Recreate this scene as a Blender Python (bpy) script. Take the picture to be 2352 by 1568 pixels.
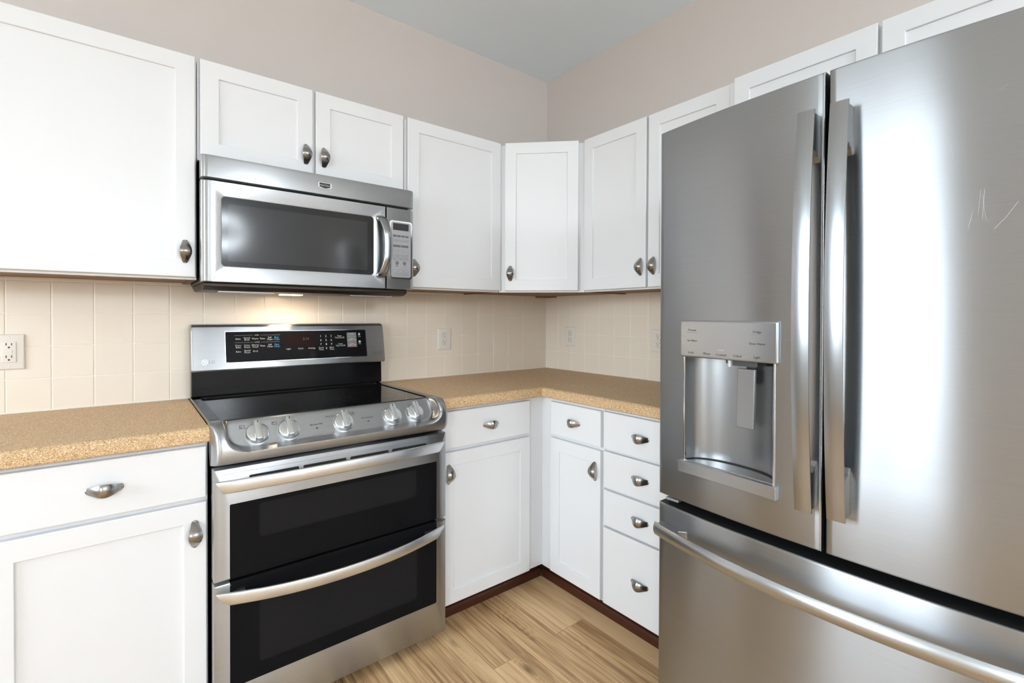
import bpy, bmesh, math, random
from mathutils import Vector, Matrix

for _o in list(bpy.data.objects):
    bpy.data.objects.remove(_o, do_unlink=True)
SC = bpy.context.scene
COL = SC.collection

# ------------------------------------------------------------------ camera, world, exposure
CAM_POS = (-2.084, -2.2607, 1.2365)
YAW, PITCH, ROLL, FPX, SHIFT = 0.67348, -0.00895, 0.00302, 1107.53, -47.37
cam = bpy.data.cameras.new('camera')
cam.sensor_fit = 'HORIZONTAL'
cam.sensor_width = 36.0
cam.lens = FPX * 36.0 / 2352.0
cam.shift_y = SHIFT / 2352.0
cam.clip_start = 0.02
camo = bpy.data.objects.new('camera', cam)
COL.objects.link(camo)
_fw = Vector((math.sin(YAW) * math.cos(PITCH), math.cos(YAW) * math.cos(PITCH), math.sin(PITCH)))
_rt = Vector((math.cos(YAW), -math.sin(YAW), 0))
_up = _rt.cross(_fw)
_r2 = math.cos(ROLL) * _rt + math.sin(ROLL) * _up
_u2 = -math.sin(ROLL) * _rt + math.cos(ROLL) * _up
camo.matrix_world = Matrix(((_r2.x, _u2.x, -_fw.x, CAM_POS[0]), (_r2.y, _u2.y, -_fw.y, CAM_POS[1]),
                            (_r2.z, _u2.z, -_fw.z, CAM_POS[2]), (0, 0, 0, 1)))
SC.camera = camo

SC.view_settings.view_transform = 'Standard'
SC.view_settings.look = 'None'
SC.view_settings.gamma = 1.0
SC.view_settings.use_curve_mapping = False
SC.view_settings.exposure = 0.46

SKY_STRENGTH = 12.0
world = bpy.data.worlds.new('sky')
SC.world = world
world.use_nodes = True
_n = world.node_tree.nodes
_l = world.node_tree.links
_n.clear()
_tc = _n.new('ShaderNodeTexCoord')
_sx = _n.new('ShaderNodeSeparateXYZ')
_cr = _n.new('ShaderNodeValToRGB')
_cr.color_ramp.elements[0].position = 0.46
_cr.color_ramp.elements[0].color = (0.30, 0.30, 0.28, 1)
_cr.color_ramp.elements[1].position = 0.52
_cr.color_ramp.elements[1].color = (0.80, 0.91, 1.0, 1)
_ma = _n.new('ShaderNodeMath')
_ma.operation = 'MULTIPLY_ADD'
_ma.inputs[1].default_value = 0.5
_ma.inputs[2].default_value = 0.5
_bg = _n.new('ShaderNodeBackground')
_bg.inputs[1].default_value = SKY_STRENGTH
_wo = _n.new('ShaderNodeOutputWorld')
_l.new(_tc.outputs['Generated'], _sx.inputs[0])
_l.new(_sx.outputs[2], _ma.inputs[0])
_l.new(_ma.outputs[0], _cr.inputs[0])
_l.new(_cr.outputs[0], _bg.inputs[0])
_l.new(_bg.outputs[0], _wo.inputs[0])

# room: the range wall is y = 0, the refrigerator wall is x = 0
RX, RY, CEIL = -4.7, -5.6, 2.716
# window openings (wall, a0, a1, z0, z1)
WIN_W = (-1.94, -0.55, 0.90, 2.45)      # in the wall x = RX, along y
WIN_ADDED = (-4.7, -3.45, 0.80, 2.40)      # second opening, unseen, added for more light from the left rear


def portal(name, loc, rot, sx, sy):
    d = bpy.data.lights.new(name, 'AREA')
    d.shape = 'RECTANGLE'
    d.size = sx
    d.size_y = sy
    d.cycles.is_portal = True
    o = bpy.data.objects.new(name, d)
    o.location = loc
    o.rotation_euler = rot
    COL.objects.link(o)


portal('window_daylight', (RX - 0.05, (WIN_W[0] + WIN_W[1]) / 2, (WIN_W[2] + WIN_W[3]) / 2), (0, -math.pi / 2, 0),
       WIN_W[3] - WIN_W[2], WIN_W[1] - WIN_W[0])
portal('window_daylight', (RX - 0.05, (WIN_ADDED[0] + WIN_ADDED[1]) / 2, (WIN_ADDED[2] + WIN_ADDED[3]) / 2), (0, -math.pi / 2, 0),  # daylight through the added window
       WIN_ADDED[3] - WIN_ADDED[2], WIN_ADDED[1] - WIN_ADDED[0])

# two unseen lamps added behind the camera as fill light
FILL_LAMPS = ((-2.6, -4.9), (-1.22, -4.9))
FILL_LAMP_W = (45.0, 165.0)

# ------------------------------------------------------------------ materials


def mat(name, color, rough=0.5, metal=0.0, **kw):
    m = bpy.data.materials.new(name)
    m.use_nodes = True
    b = m.node_tree.nodes['Principled BSDF']
    b.inputs['Base Color'].default_value = (*color, 1)
    b.inputs['Roughness'].default_value = rough
    b.inputs['Metallic'].default_value = metal
    for k, v in kw.items():
        b.inputs[k.replace('_', ' ')].default_value = v
    return m


def nt(m):
    return m.node_tree.nodes, m.node_tree.links, m.node_tree.nodes['Principled BSDF']


def noise_bump(m, scale, strength, dist=0.001, detail=3, coord='Object', stretch=(1, 1, 1)):
    n, l, b = nt(m)
    tc = n.new('ShaderNodeTexCoord')
    mp = n.new('ShaderNodeMapping')
    mp.inputs['Scale'].default_value = stretch
    nz = n.new('ShaderNodeTexNoise')
    nz.inputs['Scale'].default_value = scale
    nz.inputs['Detail'].default_value = detail
    bp = n.new('ShaderNodeBump')
    bp.inputs['Strength'].default_value = strength
    bp.inputs['Distance'].default_value = dist
    l.new(tc.outputs[coord], mp.inputs[0])
    l.new(mp.outputs[0], nz.inputs[0])
    l.new(nz.outputs[0], bp.inputs['Height'])
    l.new(bp.outputs[0], b.inputs['Normal'])
    return nz


M = {}
M['white'] = mat('white_paint', (0.80, 0.81, 0.825), 0.38)
M['wall'] = mat('beige_wall_paint', (0.665, 0.605, 0.565), 0.85)
noise_bump(M['wall'], 90, 0.08, 0.002)
M['ceiling'] = mat('ceiling_paint', (0.86, 0.935, 0.99), 0.9)
M['plain'] = mat('pale_grey_wall_paint', (0.84, 0.84, 0.84), 0.85)
M['tile'] = mat('cream_ceramic_tile', (0.84, 0.745, 0.625), 0.22)
noise_bump(M['tile'], 14, 0.10, 0.002, 1)
M['grout'] = mat('cream_grout', (0.90, 0.82, 0.71), 0.7)
M['caulk'] = mat('caulk', (0.86, 0.80, 0.70), 0.5)
M['carcass'] = mat('brown_cabinet_underside', (0.22, 0.115, 0.055), 0.55)
M['toe'] = mat('reddish_brown_wood', (0.062, 0.017, 0.007), 0.3)
noise_bump(M['toe'], 20, 0.2, 0.002, 4, 'Object', (1, 1, 12))
M['darkwood'] = mat('added_door_dark_wood', (0.06, 0.035, 0.02), 0.4)
M['black'] = mat('black_enamel', (0.005, 0.005, 0.0055), 0.14, Specular_IOR_Level=0.25)
M['blackmatte'] = mat('black_shadow_gap', (0.01, 0.01, 0.01), 0.6)
M['glass'] = mat('black_glass', (0.008, 0.008, 0.009), 0.06, Specular_IOR_Level=0.05)
M['glassinner'] = mat('smoked_window', (0.016, 0.016, 0.017), 0.08, Specular_IOR_Level=0.05)
M['mwglass'] = mat('grey_microwave_glass', (0.020, 0.020, 0.020), 0.10, Specular_IOR_Level=0.2)
M['mwscreen'] = mat('microwave_screen', (0.038, 0.038, 0.038), 0.11, Specular_IOR_Level=0.2)
M['cooktop'] = mat('ceramic_cooktop', (0.006, 0.006, 0.006), 0.05, Specular_IOR_Level=0.18)
M['ring'] = mat('burner_marking', (0.07, 0.07, 0.07), 0.2)
M['mwbase'] = mat('dark_brown_metal', (0.028, 0.018, 0.010), 0.4, 0.2)
M['greycase'] = mat('dark_grey_case', (0.06, 0.06, 0.063), 0.45)
M['plastic'] = mat('light_almond_plastic', (0.80, 0.745, 0.67), 0.35)
M['gapline'] = mat('receptacle_gap_line', (0.30, 0.26, 0.22), 0.6)
M['slot'] = mat('outlet_slot', (0.06, 0.045, 0.035), 0.6)
M['ink'] = mat('black_ink', (0.02, 0.02, 0.02), 0.5)
M['paleink'] = mat('grey_ink', (0.25, 0.25, 0.25), 0.5)
M['whiteink'] = mat('white_ink', (0.52, 0.52, 0.50), 0.5)
M['blueink'] = mat('blue_ink', (0.06, 0.32, 0.60), 0.5)
M['redink'] = mat('red_ink', (0.35, 0.02, 0.03), 0.5)
M['greykey'] = mat('grey_key', (0.16, 0.16, 0.16), 0.4)
M['display'] = mat('dark_red_display', (0.011, 0.004, 0.003), 0.2, Specular_IOR_Level=0.08)
M['lcd'] = mat('lcd_screen', (0.03, 0.03, 0.032), 0.15)
M['chrome'] = mat('bright_chrome', (0.85, 0.85, 0.86), 0.10, 1.0)
M['silverplastic'] = mat('silver_plastic', (0.42, 0.42, 0.425), 0.38, 0.6)
M['rubber'] = mat('grey_rubber', (0.05, 0.05, 0.05), 0.7)
M['whiteplastic'] = mat('white_plastic', (0.8, 0.8, 0.8), 0.3)


def steel(name, color, rough, aniso, tangent=(0.02, 0.03, 1), grain=(1.5, 1.5, 350), gb=0.02, smear=0.0, tint=(0.965, 1.0, 1.035)):
    m = mat(name, (color,) * 3, rough, 1.0)
    n, l, b = nt(m)
    b.inputs['Anisotropic'].default_value = aniso
    cx = n.new('ShaderNodeCombineXYZ')
    for i in range(3):
        cx.inputs[i].default_value = tangent[i]
    l.new(cx.outputs[0], b.inputs['Tangent'])
    nz = noise_bump(m, 3.0, gb, 0.001, 4, 'Object', grain)
    tc = n.new('ShaderNodeTexCoord')
    n2 = n.new('ShaderNodeTexNoise')
    n2.inputs['Scale'].default_value = 3.0
    n2.inputs['Detail'].default_value = 3
    n2.inputs['Distortion'].default_value = 0.0
    mp = n.new('ShaderNodeMapping')
    mp.inputs['Scale'].default_value = (1.6, 1.6, 0.6)
    l.new(tc.outputs['Object'], mp.inputs[0])
    l.new(mp.outputs[0], n2.inputs[0])
    mr = n.new('ShaderNodeMapRange')
    mr.inputs[1].default_value = 0.1
    mr.inputs[2].default_value = 0.9
    mr.inputs[3].default_value = rough * (1 - smear)
    mr.inputs[4].default_value = rough * (1 + smear)
    l.new(n2.outputs[0], mr.inputs[0])
    l.new(mr.outputs[0], b.inputs['Roughness'])
    # faint brushing in the metal tone
    mx = n.new('ShaderNodeMapRange')
    mx.inputs[3].default_value = color * 0.90
    mx.inputs[4].default_value = color * 1.10
    l.new(nz.outputs[0], mx.inputs[0])
    vs = n.new('ShaderNodeVectorMath')
    vs.operation = 'SCALE'
    vs.inputs[0].default_value = tint
    l.new(mx.outputs[0], vs.inputs['Scale'])
    l.new(vs.outputs[0], b.inputs['Base Color'])
    return m


M['steel'] = steel('brushed_stainless_steel', 0.48, 0.32, 0.92, smear=0.15)
M['fridgesteel'] = steel('refrigerator_stainless_steel', 0.41, 0.29, 1.0, smear=0.10, tint=(0.96, 1.0, 1.045))
M['handlesteel'] = steel('satin_handle_steel', 0.38, 0.24, 0.5, (0.15, 1, 0.10), (1.5, 300, 1.5), 0.0, tint=(0.96, 1.0, 1.045))
M['fridgebar'] = steel('satin_drawer_bar_steel', 0.52, 0.28, 0.4, (0.05, 0.08, 1), (1.5, 1.5, 300), 0.0, tint=(0.96, 1.0, 1.045))
M['barsteel'] = steel('satin_bar_steel', 0.76, 0.32, 0.4, (0.05, 0.08, 1), (1.5, 1.5, 300), 0.0)
M['nickel'] = mat('brushed_nickel', (0.34, 0.33, 0.32), 0.24, 1.0)
noise_bump(M['nickel'], 6, 0.05, 0.001, 3, 'Object', (40, 1, 1))


def worktop_material():
    m = mat('speckled_tan_laminate', (0.5, 0.35, 0.2), 0.45, Specular_IOR_Level=0.12)
    n, l, b = nt(m)
    tc = n.new('ShaderNodeTexCoord')
    v = n.new('ShaderNodeTexVoronoi')
    v.inputs['Scale'].default_value = 560
    r = n.new('ShaderNodeValToRGB')
    e = r.color_ramp.elements
    e[0].position = 0.0
    e[0].color = (0.30, 0.175, 0.085, 1)
    e[1].position = 1.0
    e[1].color = (0.92, 0.74, 0.52, 1)
    for p, c in ((0.15, (0.48, 0.30, 0.155)), (0.45, (0.62, 0.415, 0.225)), (0.80, (0.72, 0.505, 0.295))):
        q = e.new(p)
        q.color = (*c, 1)
    sp = n.new('ShaderNodeSeparateColor')
    l.new(tc.outputs['Object'], v.inputs['Vector'])
    l.new(v.outputs['Color'], sp.inputs[0])
    l.new(sp.outputs[0], r.inputs[0])
    l.new(r.outputs[0], b.inputs['Base Color'])
    return m


M['worktop'] = worktop_material()


def floor_material():
    m = mat('oak_vinyl_plank', (0.4, 0.27, 0.16), 0.45, Specular_IOR_Level=0.3)
    n, l, b = nt(m)
    tc = n.new('ShaderNodeTexCoord')
    # planks run along y
    rot = n.new('ShaderNodeMapping')
    rot.inputs['Rotation'].default_value = (0, 0, math.pi / 2)
    rot.inputs['Location'].default_value = (0.31, 0.02, 0)
    l.new(tc.outputs['Object'], rot.inputs[0])
    br = n.new('ShaderNodeTexBrick')
    br.offset = 0.37
    br.inputs['Scale'].default_value = 1.0
    br.inputs['Brick Width'].default_value = 1.22
    br.inputs['Row Height'].default_value = 0.152
    br.inputs['Mortar Size'].default_value = 0.0011
    br.inputs['Mortar Smooth'].default_value = 0.3
    br.inputs['Color1'].default_value = (0, 0, 0, 1)
    br.inputs['Color2'].default_value = (1, 1, 1, 1)
    br.inputs['Mortar'].default_value = (0.5, 0.5, 0.5, 1)
    l.new(rot.outputs[0], br.inputs['Vector'])
    # offset the grain plank by plank
    sc = n.new('ShaderNodeVectorMath')
    sc.operation = 'SCALE'
    sc.inputs['Scale'].default_value = 7.0
    l.new(br.outputs['Color'], sc.inputs[0])
    add = n.new('ShaderNodeVectorMath')
    add.operation = 'ADD'
    l.new(tc.outputs['Object'], add.inputs[0])
    l.new(sc.outputs[0], add.inputs[1])
    # knots: stretched voronoi distance bends the grain
    mk = n.new('ShaderNodeMapping')
    mk.inputs['Scale'].default_value = (5.2, 2.0, 1)
    l.new(add.outputs[0], mk.inputs[0])
    vk = n.new('ShaderNodeTexVoronoi')
    vk.inputs['Scale'].default_value = 1.0
    vk.inputs['Randomness'].default_value = 1.0
    l.new(mk.outputs[0], vk.inputs['Vector'])
    kr = n.new('ShaderNodeMapRange')
    kr.inputs[1].default_value = 0.0
    kr.inputs[2].default_value = 0.34
    kr.inputs[3].default_value = 1.0
    kr.inputs[4].default_value = 0.0
    kr.interpolation_type = 'SMOOTHERSTEP'
    l.new(vk.outputs['Distance'], kr.inputs[0])
    mg = n.new('ShaderNodeMapping')
    mg.inputs['Scale'].default_value = (9, 0.8, 1)
    l.new(add.outputs[0], mg.inputs[0])
    n1 = n.new('ShaderNodeTexNoise')
    n1.inputs['Scale'].default_value = 1.0
    n1.inputs['Detail'].default_value = 3
    n1.inputs['Distortion'].default_value = 1.0
    l.new(mg.outputs[0], n1.inputs[0])
    # grain field -> rings
    fa = n.new('ShaderNodeMath')
    fa.operation = 'MULTIPLY_ADD'
    fa.inputs[1].default_value = 0.8
    l.new(kr.outputs[0], fa.inputs[0])
    l.new(n1.outputs[0], fa.inputs[2])
    fm = n.new('ShaderNodeMath')
    fm.operation = 'MULTIPLY'
    fm.inputs[1].default_value = 46.0
    l.new(fa.outputs[0], fm.inputs[0])
    fs = n.new('ShaderNodeMath')
    fs.operation = 'SINE'
    l.new(fm.outputs[0], fs.inputs[0])
    # fine fibres
    mf = n.new('ShaderNodeMapping')
    mf.inputs['Scale'].default_value = (110, 3.5, 1)
    l.new(add.outputs[0], mf.inputs[0])
    n2 = n.new('ShaderNodeTexNoise')
    n2.inputs['Scale'].default_value = 1.0
    n2.inputs['Detail'].default_value = 4
    l.new(mf.outputs[0], n2.inputs[0])
    # broad tone
    mb = n.new('ShaderNodeMapping')
    mb.inputs['Scale'].default_value = (4.0, 0.9, 1)
    l.new(add.outputs[0], mb.inputs[0])
    n3 = n.new('ShaderNodeTexNoise')
    n3.inputs['Scale'].default_value = 1.3
    n3.inputs['Detail'].default_value = 4
    l.new(mb.outputs[0], n3.inputs[0])
    tot = n.new('ShaderNodeMath')
    tot.operation = 'MULTIPLY_ADD'
    tot.inputs[1].default_value = 0.026
    l.new(fs.outputs[0], tot.inputs[0])
    l.new(n3.outputs[0], tot.inputs[2])
    t2 = n.new('ShaderNodeMath')
    t2.operation = 'MULTIPLY_ADD'
    t2.inputs[1].default_value = 0.62
    l.new(n2.outputs[0], t2.inputs[0])
    l.new(tot.outputs[0], t2.inputs[2])
    t3 = n.new('ShaderNodeMath')
    t3.operation = 'MULTIPLY_ADD'
    t3.inputs[1].default_value = 0.10
    l.new(br.outputs['Color'], t3.inputs[0])
    l.new(t2.outputs[0], t3.inputs[2])
    r = n.new('ShaderNodeValToRGB')
    e = r.color_ramp.elements
    e[0].position = 0.52
    e[0].color = (0.150, 0.078, 0.035, 1)
    e[1].position = 0.99
    e[1].color = (0.80, 0.55, 0.31, 1)
    for p, c in ((0.63, (0.36, 0.205, 0.098)), (0.74, (0.54, 0.335, 0.165)), (0.85, (0.67, 0.445, 0.235))):
        q = e.new(p)
        q.color = (*c, 1)
    t4 = n.new('ShaderNodeMath')
    t4.operation = 'SUBTRACT'
    t4.inputs[1].default_value = 0.085
    l.new(t3.outputs[0], t4.inputs[0])
    l.new(t4.outputs[0], r.inputs[0])
    # knot hearts
    kh = n.new('ShaderNodeMapRange')
    kh.inputs[1].default_value = 0.01
    kh.inputs[2].default_value = 0.09
    kh.inputs[3].default_value = 0.40
    kh.inputs[4].default_value = 1.0
    l.new(vk.outputs['Distance'], kh.inputs[0])
    mm = n.new('ShaderNodeVectorMath')
    mm.operation = 'SCALE'
    l.new(r.outputs[0], mm.inputs[0])
    l.new(kh.outputs[0], mm.inputs['Scale'])
    # plank joints
    jm = n.new('ShaderNodeMix')
    jm.data_type = 'RGBA'
    jm.inputs[7].default_value = (0.12, 0.07, 0.035, 1)
    fj = n.new('ShaderNodeMath')
    fj.operation = 'MULTIPLY'
    fj.inputs[1].default_value = 0.55
    l.new(br.outputs['Fac'], fj.inputs[0])
    l.new(fj.outputs[0], jm.inputs[0])
    l.new(mm.outputs[0], jm.inputs[6])
    l.new(jm.outputs[2], b.inputs['Base Color'])
    return m


M['floor'] = floor_material()
_m = mat('clear_window_glass', (1, 1, 1), 0.0)
_n, _l, _b = nt(_m)
_t = _n.new('ShaderNodeBsdfTransparent')
_g = _n.new('ShaderNodeBsdfGlossy')
_g.inputs['Roughness'].default_value = 0.02
_x = _n.new('ShaderNodeMixShader')
_x.inputs[0].default_value = 0.05
_l.new(_t.outputs[0], _x.inputs[1])
_l.new(_g.outputs[0], _x.inputs[2])
_l.new(_x.outputs[0], _n['Material Output'].inputs[0])
M['clearglass'] = _m

# ------------------------------------------------------------------ mesh helpers


def newbm():
    return bmesh.new()


def root_loc(o):
    while o.parent:
        o = o.parent
    return o.location.copy()


def obj(name, bm, m, parent=None, smooth=False, bevel=0.0, segs=2, auto=None):
    """Link one mesh object; its vertices come in room coordinates."""
    bmesh.ops.recalc_face_normals(bm, faces=bm.faces[:])
    me = bpy.data.meshes.new(name)
    off = root_loc(parent) if parent else Vector((0, 0, 0))
    if off.length > 0:
        bmesh.ops.translate(bm, verts=bm.verts[:], vec=-off)
    if smooth or auto:
        for f in bm.faces:
            f.smooth = True
        if auto:
            for e in bm.edges:
                if len(e.link_faces) == 2 and e.calc_face_angle(0) > math.radians(auto):
                    e.smooth = False
    bm.to_mesh(me)
    bm.free()
    ms = m if isinstance(m, (list, tuple)) else [m]
    for x in ms:
        me.materials.append(M[x] if isinstance(x, str) else x)
    o = bpy.data.objects.new(name, me)
    COL.objects.link(o)
    if parent:
        o.parent = parent
    if bevel:
        md = o.modifiers.new('edge', 'BEVEL')
        md.width = bevel
        md.segments = segs
        md.limit_method = 'ANGLE'
        md.angle_limit = math.radians(35)
        md.harden_normals = False
    return o


def thing(name, label, cat, loc, group=None):
    o = bpy.data.objects.new(name, None)
    o.empty_display_size = 0.1
    o.location = loc
    COL.objects.link(o)
    o['label'] = label
    o['category'] = cat
    if group:
        o['group'] = group
    return o


def struct(name, bm, m, label=None, **kw):
    o = obj(name, bm, m, **kw)
    o['kind'] = 'structure'
    if label:
        o['label'] = label
    return o


def box(bm, x0, x1, y0, y1, z0, z1, mi=0):
    vs = [bm.verts.new((x, y, z)) for x in (x0, x1) for y in (y0, y1) for z in (z0, z1)]
    for q in ((0, 1, 3, 2), (4, 6, 7, 5), (0, 4, 5, 1), (2, 3, 7, 6), (0, 2, 6, 4), (1, 5, 7, 3)):
        f = bm.faces.new([vs[i] for i in q])
        f.material_index = mi


class Frame:
    """A plane in the room: u to the right as seen from the room, v up, n out of the surface."""

    def __init__(s, o, u, n):
        s.o, s.u, s.n = Vector(o), Vector(u).normalized(), Vector(n).normalized()
        s.v = Vector((0, 0, 1))

    def __call__(s, u, v, n=0.0):
        return s.o + s.u * u + s.v * v + s.n * n


def fbox(bm, F, u0, u1, v0, v1, n0, n1, mi=0):
    vs = [bm.verts.new(F(u, v, n)) for u in (u0, u1) for v in (v0, v1) for n in (n0, n1)]
    for q in ((0, 1, 3, 2), (4, 6, 7, 5), (0, 4, 5, 1), (2, 3, 7, 6), (0, 2, 6, 4), (1, 5, 7, 3)):
        f = bm.faces.new([vs[i] for i in q])
        f.material_index = mi


def rrect(u0, u1, v0, v1, r, seg=5):
    """Rounded rectangle outline, counter-clockwise from the bottom right corner."""
    r = min(r, (u1 - u0) / 2 - 1e-5, (v1 - v0) / 2 - 1e-5)
    pts = []
    for cx, cy, a0 in ((u1 - r, v0 + r, -90), (u1 - r, v1 - r, 0), (u0 + r, v1 - r, 90), (u0 + r, v0 + r, 180)):
        for i in range(seg + 1):
            a = math.radians(a0 + 90 * i / seg)
            pts.append((cx + r * math.cos(a), cy + r * math.sin(a)))
    return pts


def loops(bm, rings, cap0=False, cap1=False, closed=True, mi=0):
    """Bridge successive rings of points (same count)."""
    vr = [[bm.verts.new(p) for p in r] for r in rings]
    n = len(vr[0])
    for a, b in zip(vr[:-1], vr[1:]):
        for i in range(n if closed else n - 1):
            j = (i + 1) % n
            f = bm.faces.new((a[i], a[j], b[j], b[i]))
            f.material_index = mi
    if cap0:
        bm.faces.new(vr[0]).material_index = mi
    if cap1:
        bm.faces.new(list(reversed(vr[-1]))).material_index = mi
    return vr


def plate(bm, F, u0, u1, v0, v1, n0, n1, r=0.004, edge=0.0, seg=5, mi=0):
    """Rounded-corner plate standing on the frame, with an optional rounded front edge."""
    o = rrect(u0, u1, v0, v1, r, seg)
    rings = [[F(u, v, n0) for u, v in o]]
    if edge > 0:
        for a in (0, 30, 60, 90):
            d = edge * (1 - math.cos(math.radians(a)))
            e = edge * math.sin(math.radians(a))
            rr = rrect(u0 + d, u1 - d, v0 + d, v1 - d, max(r - d, 0.0008), seg)
            rings.append([F(u, v, n1 - edge + e) for u, v in rr])
    else:
        rings.append([F(u, v, n1) for u, v in o])
    loops(bm, rings, True, True, mi=mi)


def ring_plate(bm, F, outer, inner, ro, ri, n0, n1, n_in, seg=5):
    """A frame: rounded outer rectangle with a rounded opening whose sides go back to n_in."""
    O = rrect(*outer, ro, seg)
    I = rrect(*inner, ri, seg)
    loops(bm, [[F(u, v, n0) for u, v in O], [F(u, v, n1) for u, v in O], [F(u, v, n1) for u, v in I],
               [F(u, v, n_in) for u, v in I]], False, False)


def cyl(bm, c, axis, r0, r1, h, seg=24, cap=True, mi=0):
    axis = Vector(axis).normalized()
    t = axis.orthogonal().normalized()
    s = axis.cross(t)
    c = Vector(c)
    rings = []
    for r, k in ((r0, 0), (r1, h)):
        rings.append([c + axis * k + (t * math.cos(2 * math.pi * i / seg) + s * math.sin(2 * math.pi * i / seg)) * r
                      for i in range(seg)])
    loops(bm, rings, cap, cap, mi=mi)


def lathe(bm, c, axis, prof, seg=32):
    axis = Vector(axis).normalized()
    t = axis.orthogonal().normalized()
    s = axis.cross(t)
    c = Vector(c)
    loops(bm, [[c + axis * h + (t * math.cos(2 * math.pi * i / seg) + s * math.sin(2 * math.pi * i / seg)) * r
                for i in range(seg)] for r, h in prof], True, True)


def extrude_x(bm, prof, x0, x1):
    loops(bm, [[(x0, y, z) for y, z in prof], [(x1, y, z) for y, z in prof]], True, True)


def text(bm, s, F, u, v, n, size, align='CENTER', depth=0.0, mi=0, squeeze=1.0):
    c = bpy.data.curves.new('lettering', 'FONT')
    c.body = s
    c.size = size
    c.align_x = align
    c.align_y = 'CENTER'
    c.resolution_u = 2
    c.extrude = depth
    c.space_line = 0.85
    o = bpy.data.objects.new('lettering', c)
    COL.objects.link(o)
    dg = bpy.context.evaluated_depsgraph_get()
    dg.update()
    me = bpy.data.meshes.new_from_object(o.evaluated_get(dg))
    vs = [bm.verts.new(F(u + w.co.x * squeeze, v + w.co.y, n + w.co.z)) for w in me.vertices]
    for p in me.polygons:
        try:
            f = bm.faces.new([vs[i] for i in p.vertices])
            f.material_index = mi
        except ValueError:
            pass
    bpy.data.objects.remove(o, do_unlink=True)
    bpy.data.curves.remove(c)
    bpy.data.meshes.remove(me)


LW = Frame((0, 0, 0), (1, 0, 0), (0, -1, 0))       # range wall: u = x
RW = Frame((0, 0, 0), (0, -1, 0), (-1, 0, 0))      # refrigerator wall: u = -y
DG = Frame((0, 0, 0), (1, -1, 0), (-1, -1, 0))     # diagonal corner

# ------------------------------------------------------------------ the room


def quad(bm, pts):
    bm.faces.new([bm.verts.new(p) for p in pts])


def wall_with_hole(F, u0, u1, v0, v1, hole, th=0.12):
    bm = newbm()
    a, b, c, d = hole
    fbox(bm, F, u0, a, v0, v1, -th, 0)
    fbox(bm, F, b, u1, v0, v1, -th, 0)
    fbox(bm, F, a, b, v0, c, -th, 0)
    fbox(bm, F, a, b, d, v1, -th, 0)
    return bm


T = 0.12
bm = newbm()
box(bm, RX, 0, RY, 0, -0.1, 0)
struct('floor', bm, 'floor', 'oak wood-look plank floor')
bm = newbm()
box(bm, RX - T, T, RY - T, T, CEIL, CEIL + 0.1)
struct('ceiling', bm, 'ceiling', 'pale grey painted ceiling')
bm = newbm()
box(bm, RX - T, T, 0, T, -0.1, CEIL)
struct('wall_left', bm, 'wall', 'beige wall behind the range')
bm = newbm()
box(bm, 0, T, RY - T, 0, -0.1, CEIL)
struct('wall_right', bm, 'wall', 'beige wall behind the refrigerator')
OW = Frame((RX, 0, 0), (0, 1, 0), (1, 0, 0))
SW = Frame((0, RY, 0), (-1, 0, 0), (0, 1, 0))
bm = wall_with_hole(OW, (WIN_ADDED[1] + WIN_W[0]) / 2, 0, -0.1, CEIL, WIN_W)
a, b, c, d = WIN_ADDED
e = (WIN_ADDED[1] + WIN_W[0]) / 2
fbox(bm, OW, RY - T, a, -0.1, CEIL, -T, 0)
fbox(bm, OW, b, e, -0.1, CEIL, -T, 0)
fbox(bm, OW, a, b, -0.1, c, -T, 0)
fbox(bm, OW, a, b, d, CEIL, -T, 0)
struct('wall_far', bm, 'plain')
bm = newbm()
fbox(bm, SW, -T, -RX + T, -0.1, CEIL, -T, 0)
struct('wall_rear', bm, 'plain')


def window(name, F, a, b, c, d):
    bm = newbm()
    w = 0.055
    ring_plate(bm, F, (a - 0.07, b + 0.07, c - 0.07, d + 0.07), (a, b, c, d), 0.002, 0.002, 0.001, 0.018, -0.1)
    for x in (a, (a + b) / 2 - w / 2, b - w):
        fbox(bm, F, x, x + w, c, d, -0.08, -0.04)
    for z in (c, d - w):
        fbox(bm, F, a, b, z, z + w, -0.08, -0.04)
    w_ = struct(name, bm, 'white')
    bm = newbm()
    fbox(bm, F, a + w, b - w, c + w, d - w, -0.064, -0.060)
    obj('window_glass', bm, 'clearglass', w_)


# unseen door added along the range wall to darken the refrigerator's reflections
bm = newbm()
ring_plate(bm, LW, (-4.42, -3.38, 0.001, 2.12), (-4.34, -3.46, 0.001, 2.04), 0.002, 0.002, 0.0005, 0.016, 0.0005)
struct('added_door_casing', bm, 'white', 'white casing of the added dark door')
bm = newbm()
for (a, b, c, d) in ((-4.335, -3.465, 0.008, 2.035),):
    fbox(bm, LW, a, b, c, d, 0.001, 0.008)
for a in (-4.22, -3.86):
    for c, d in ((0.2, 0.95), (1.1, 1.9)):
        plate(bm, LW, a, a + 0.28, c, d, 0.008, 0.013, 0.01, 0.004)
struct('added_dark_door', bm, 'darkwood', 'dark brown panelled door, added out of view to darken refrigerator reflections')

window('window_1', OW, WIN_W[0], WIN_W[1], WIN_W[2], WIN_W[3])
window('added_window', OW, WIN_ADDED[0], WIN_ADDED[1], WIN_ADDED[2], WIN_ADDED[3])  # out of view, added for its daylight

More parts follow.
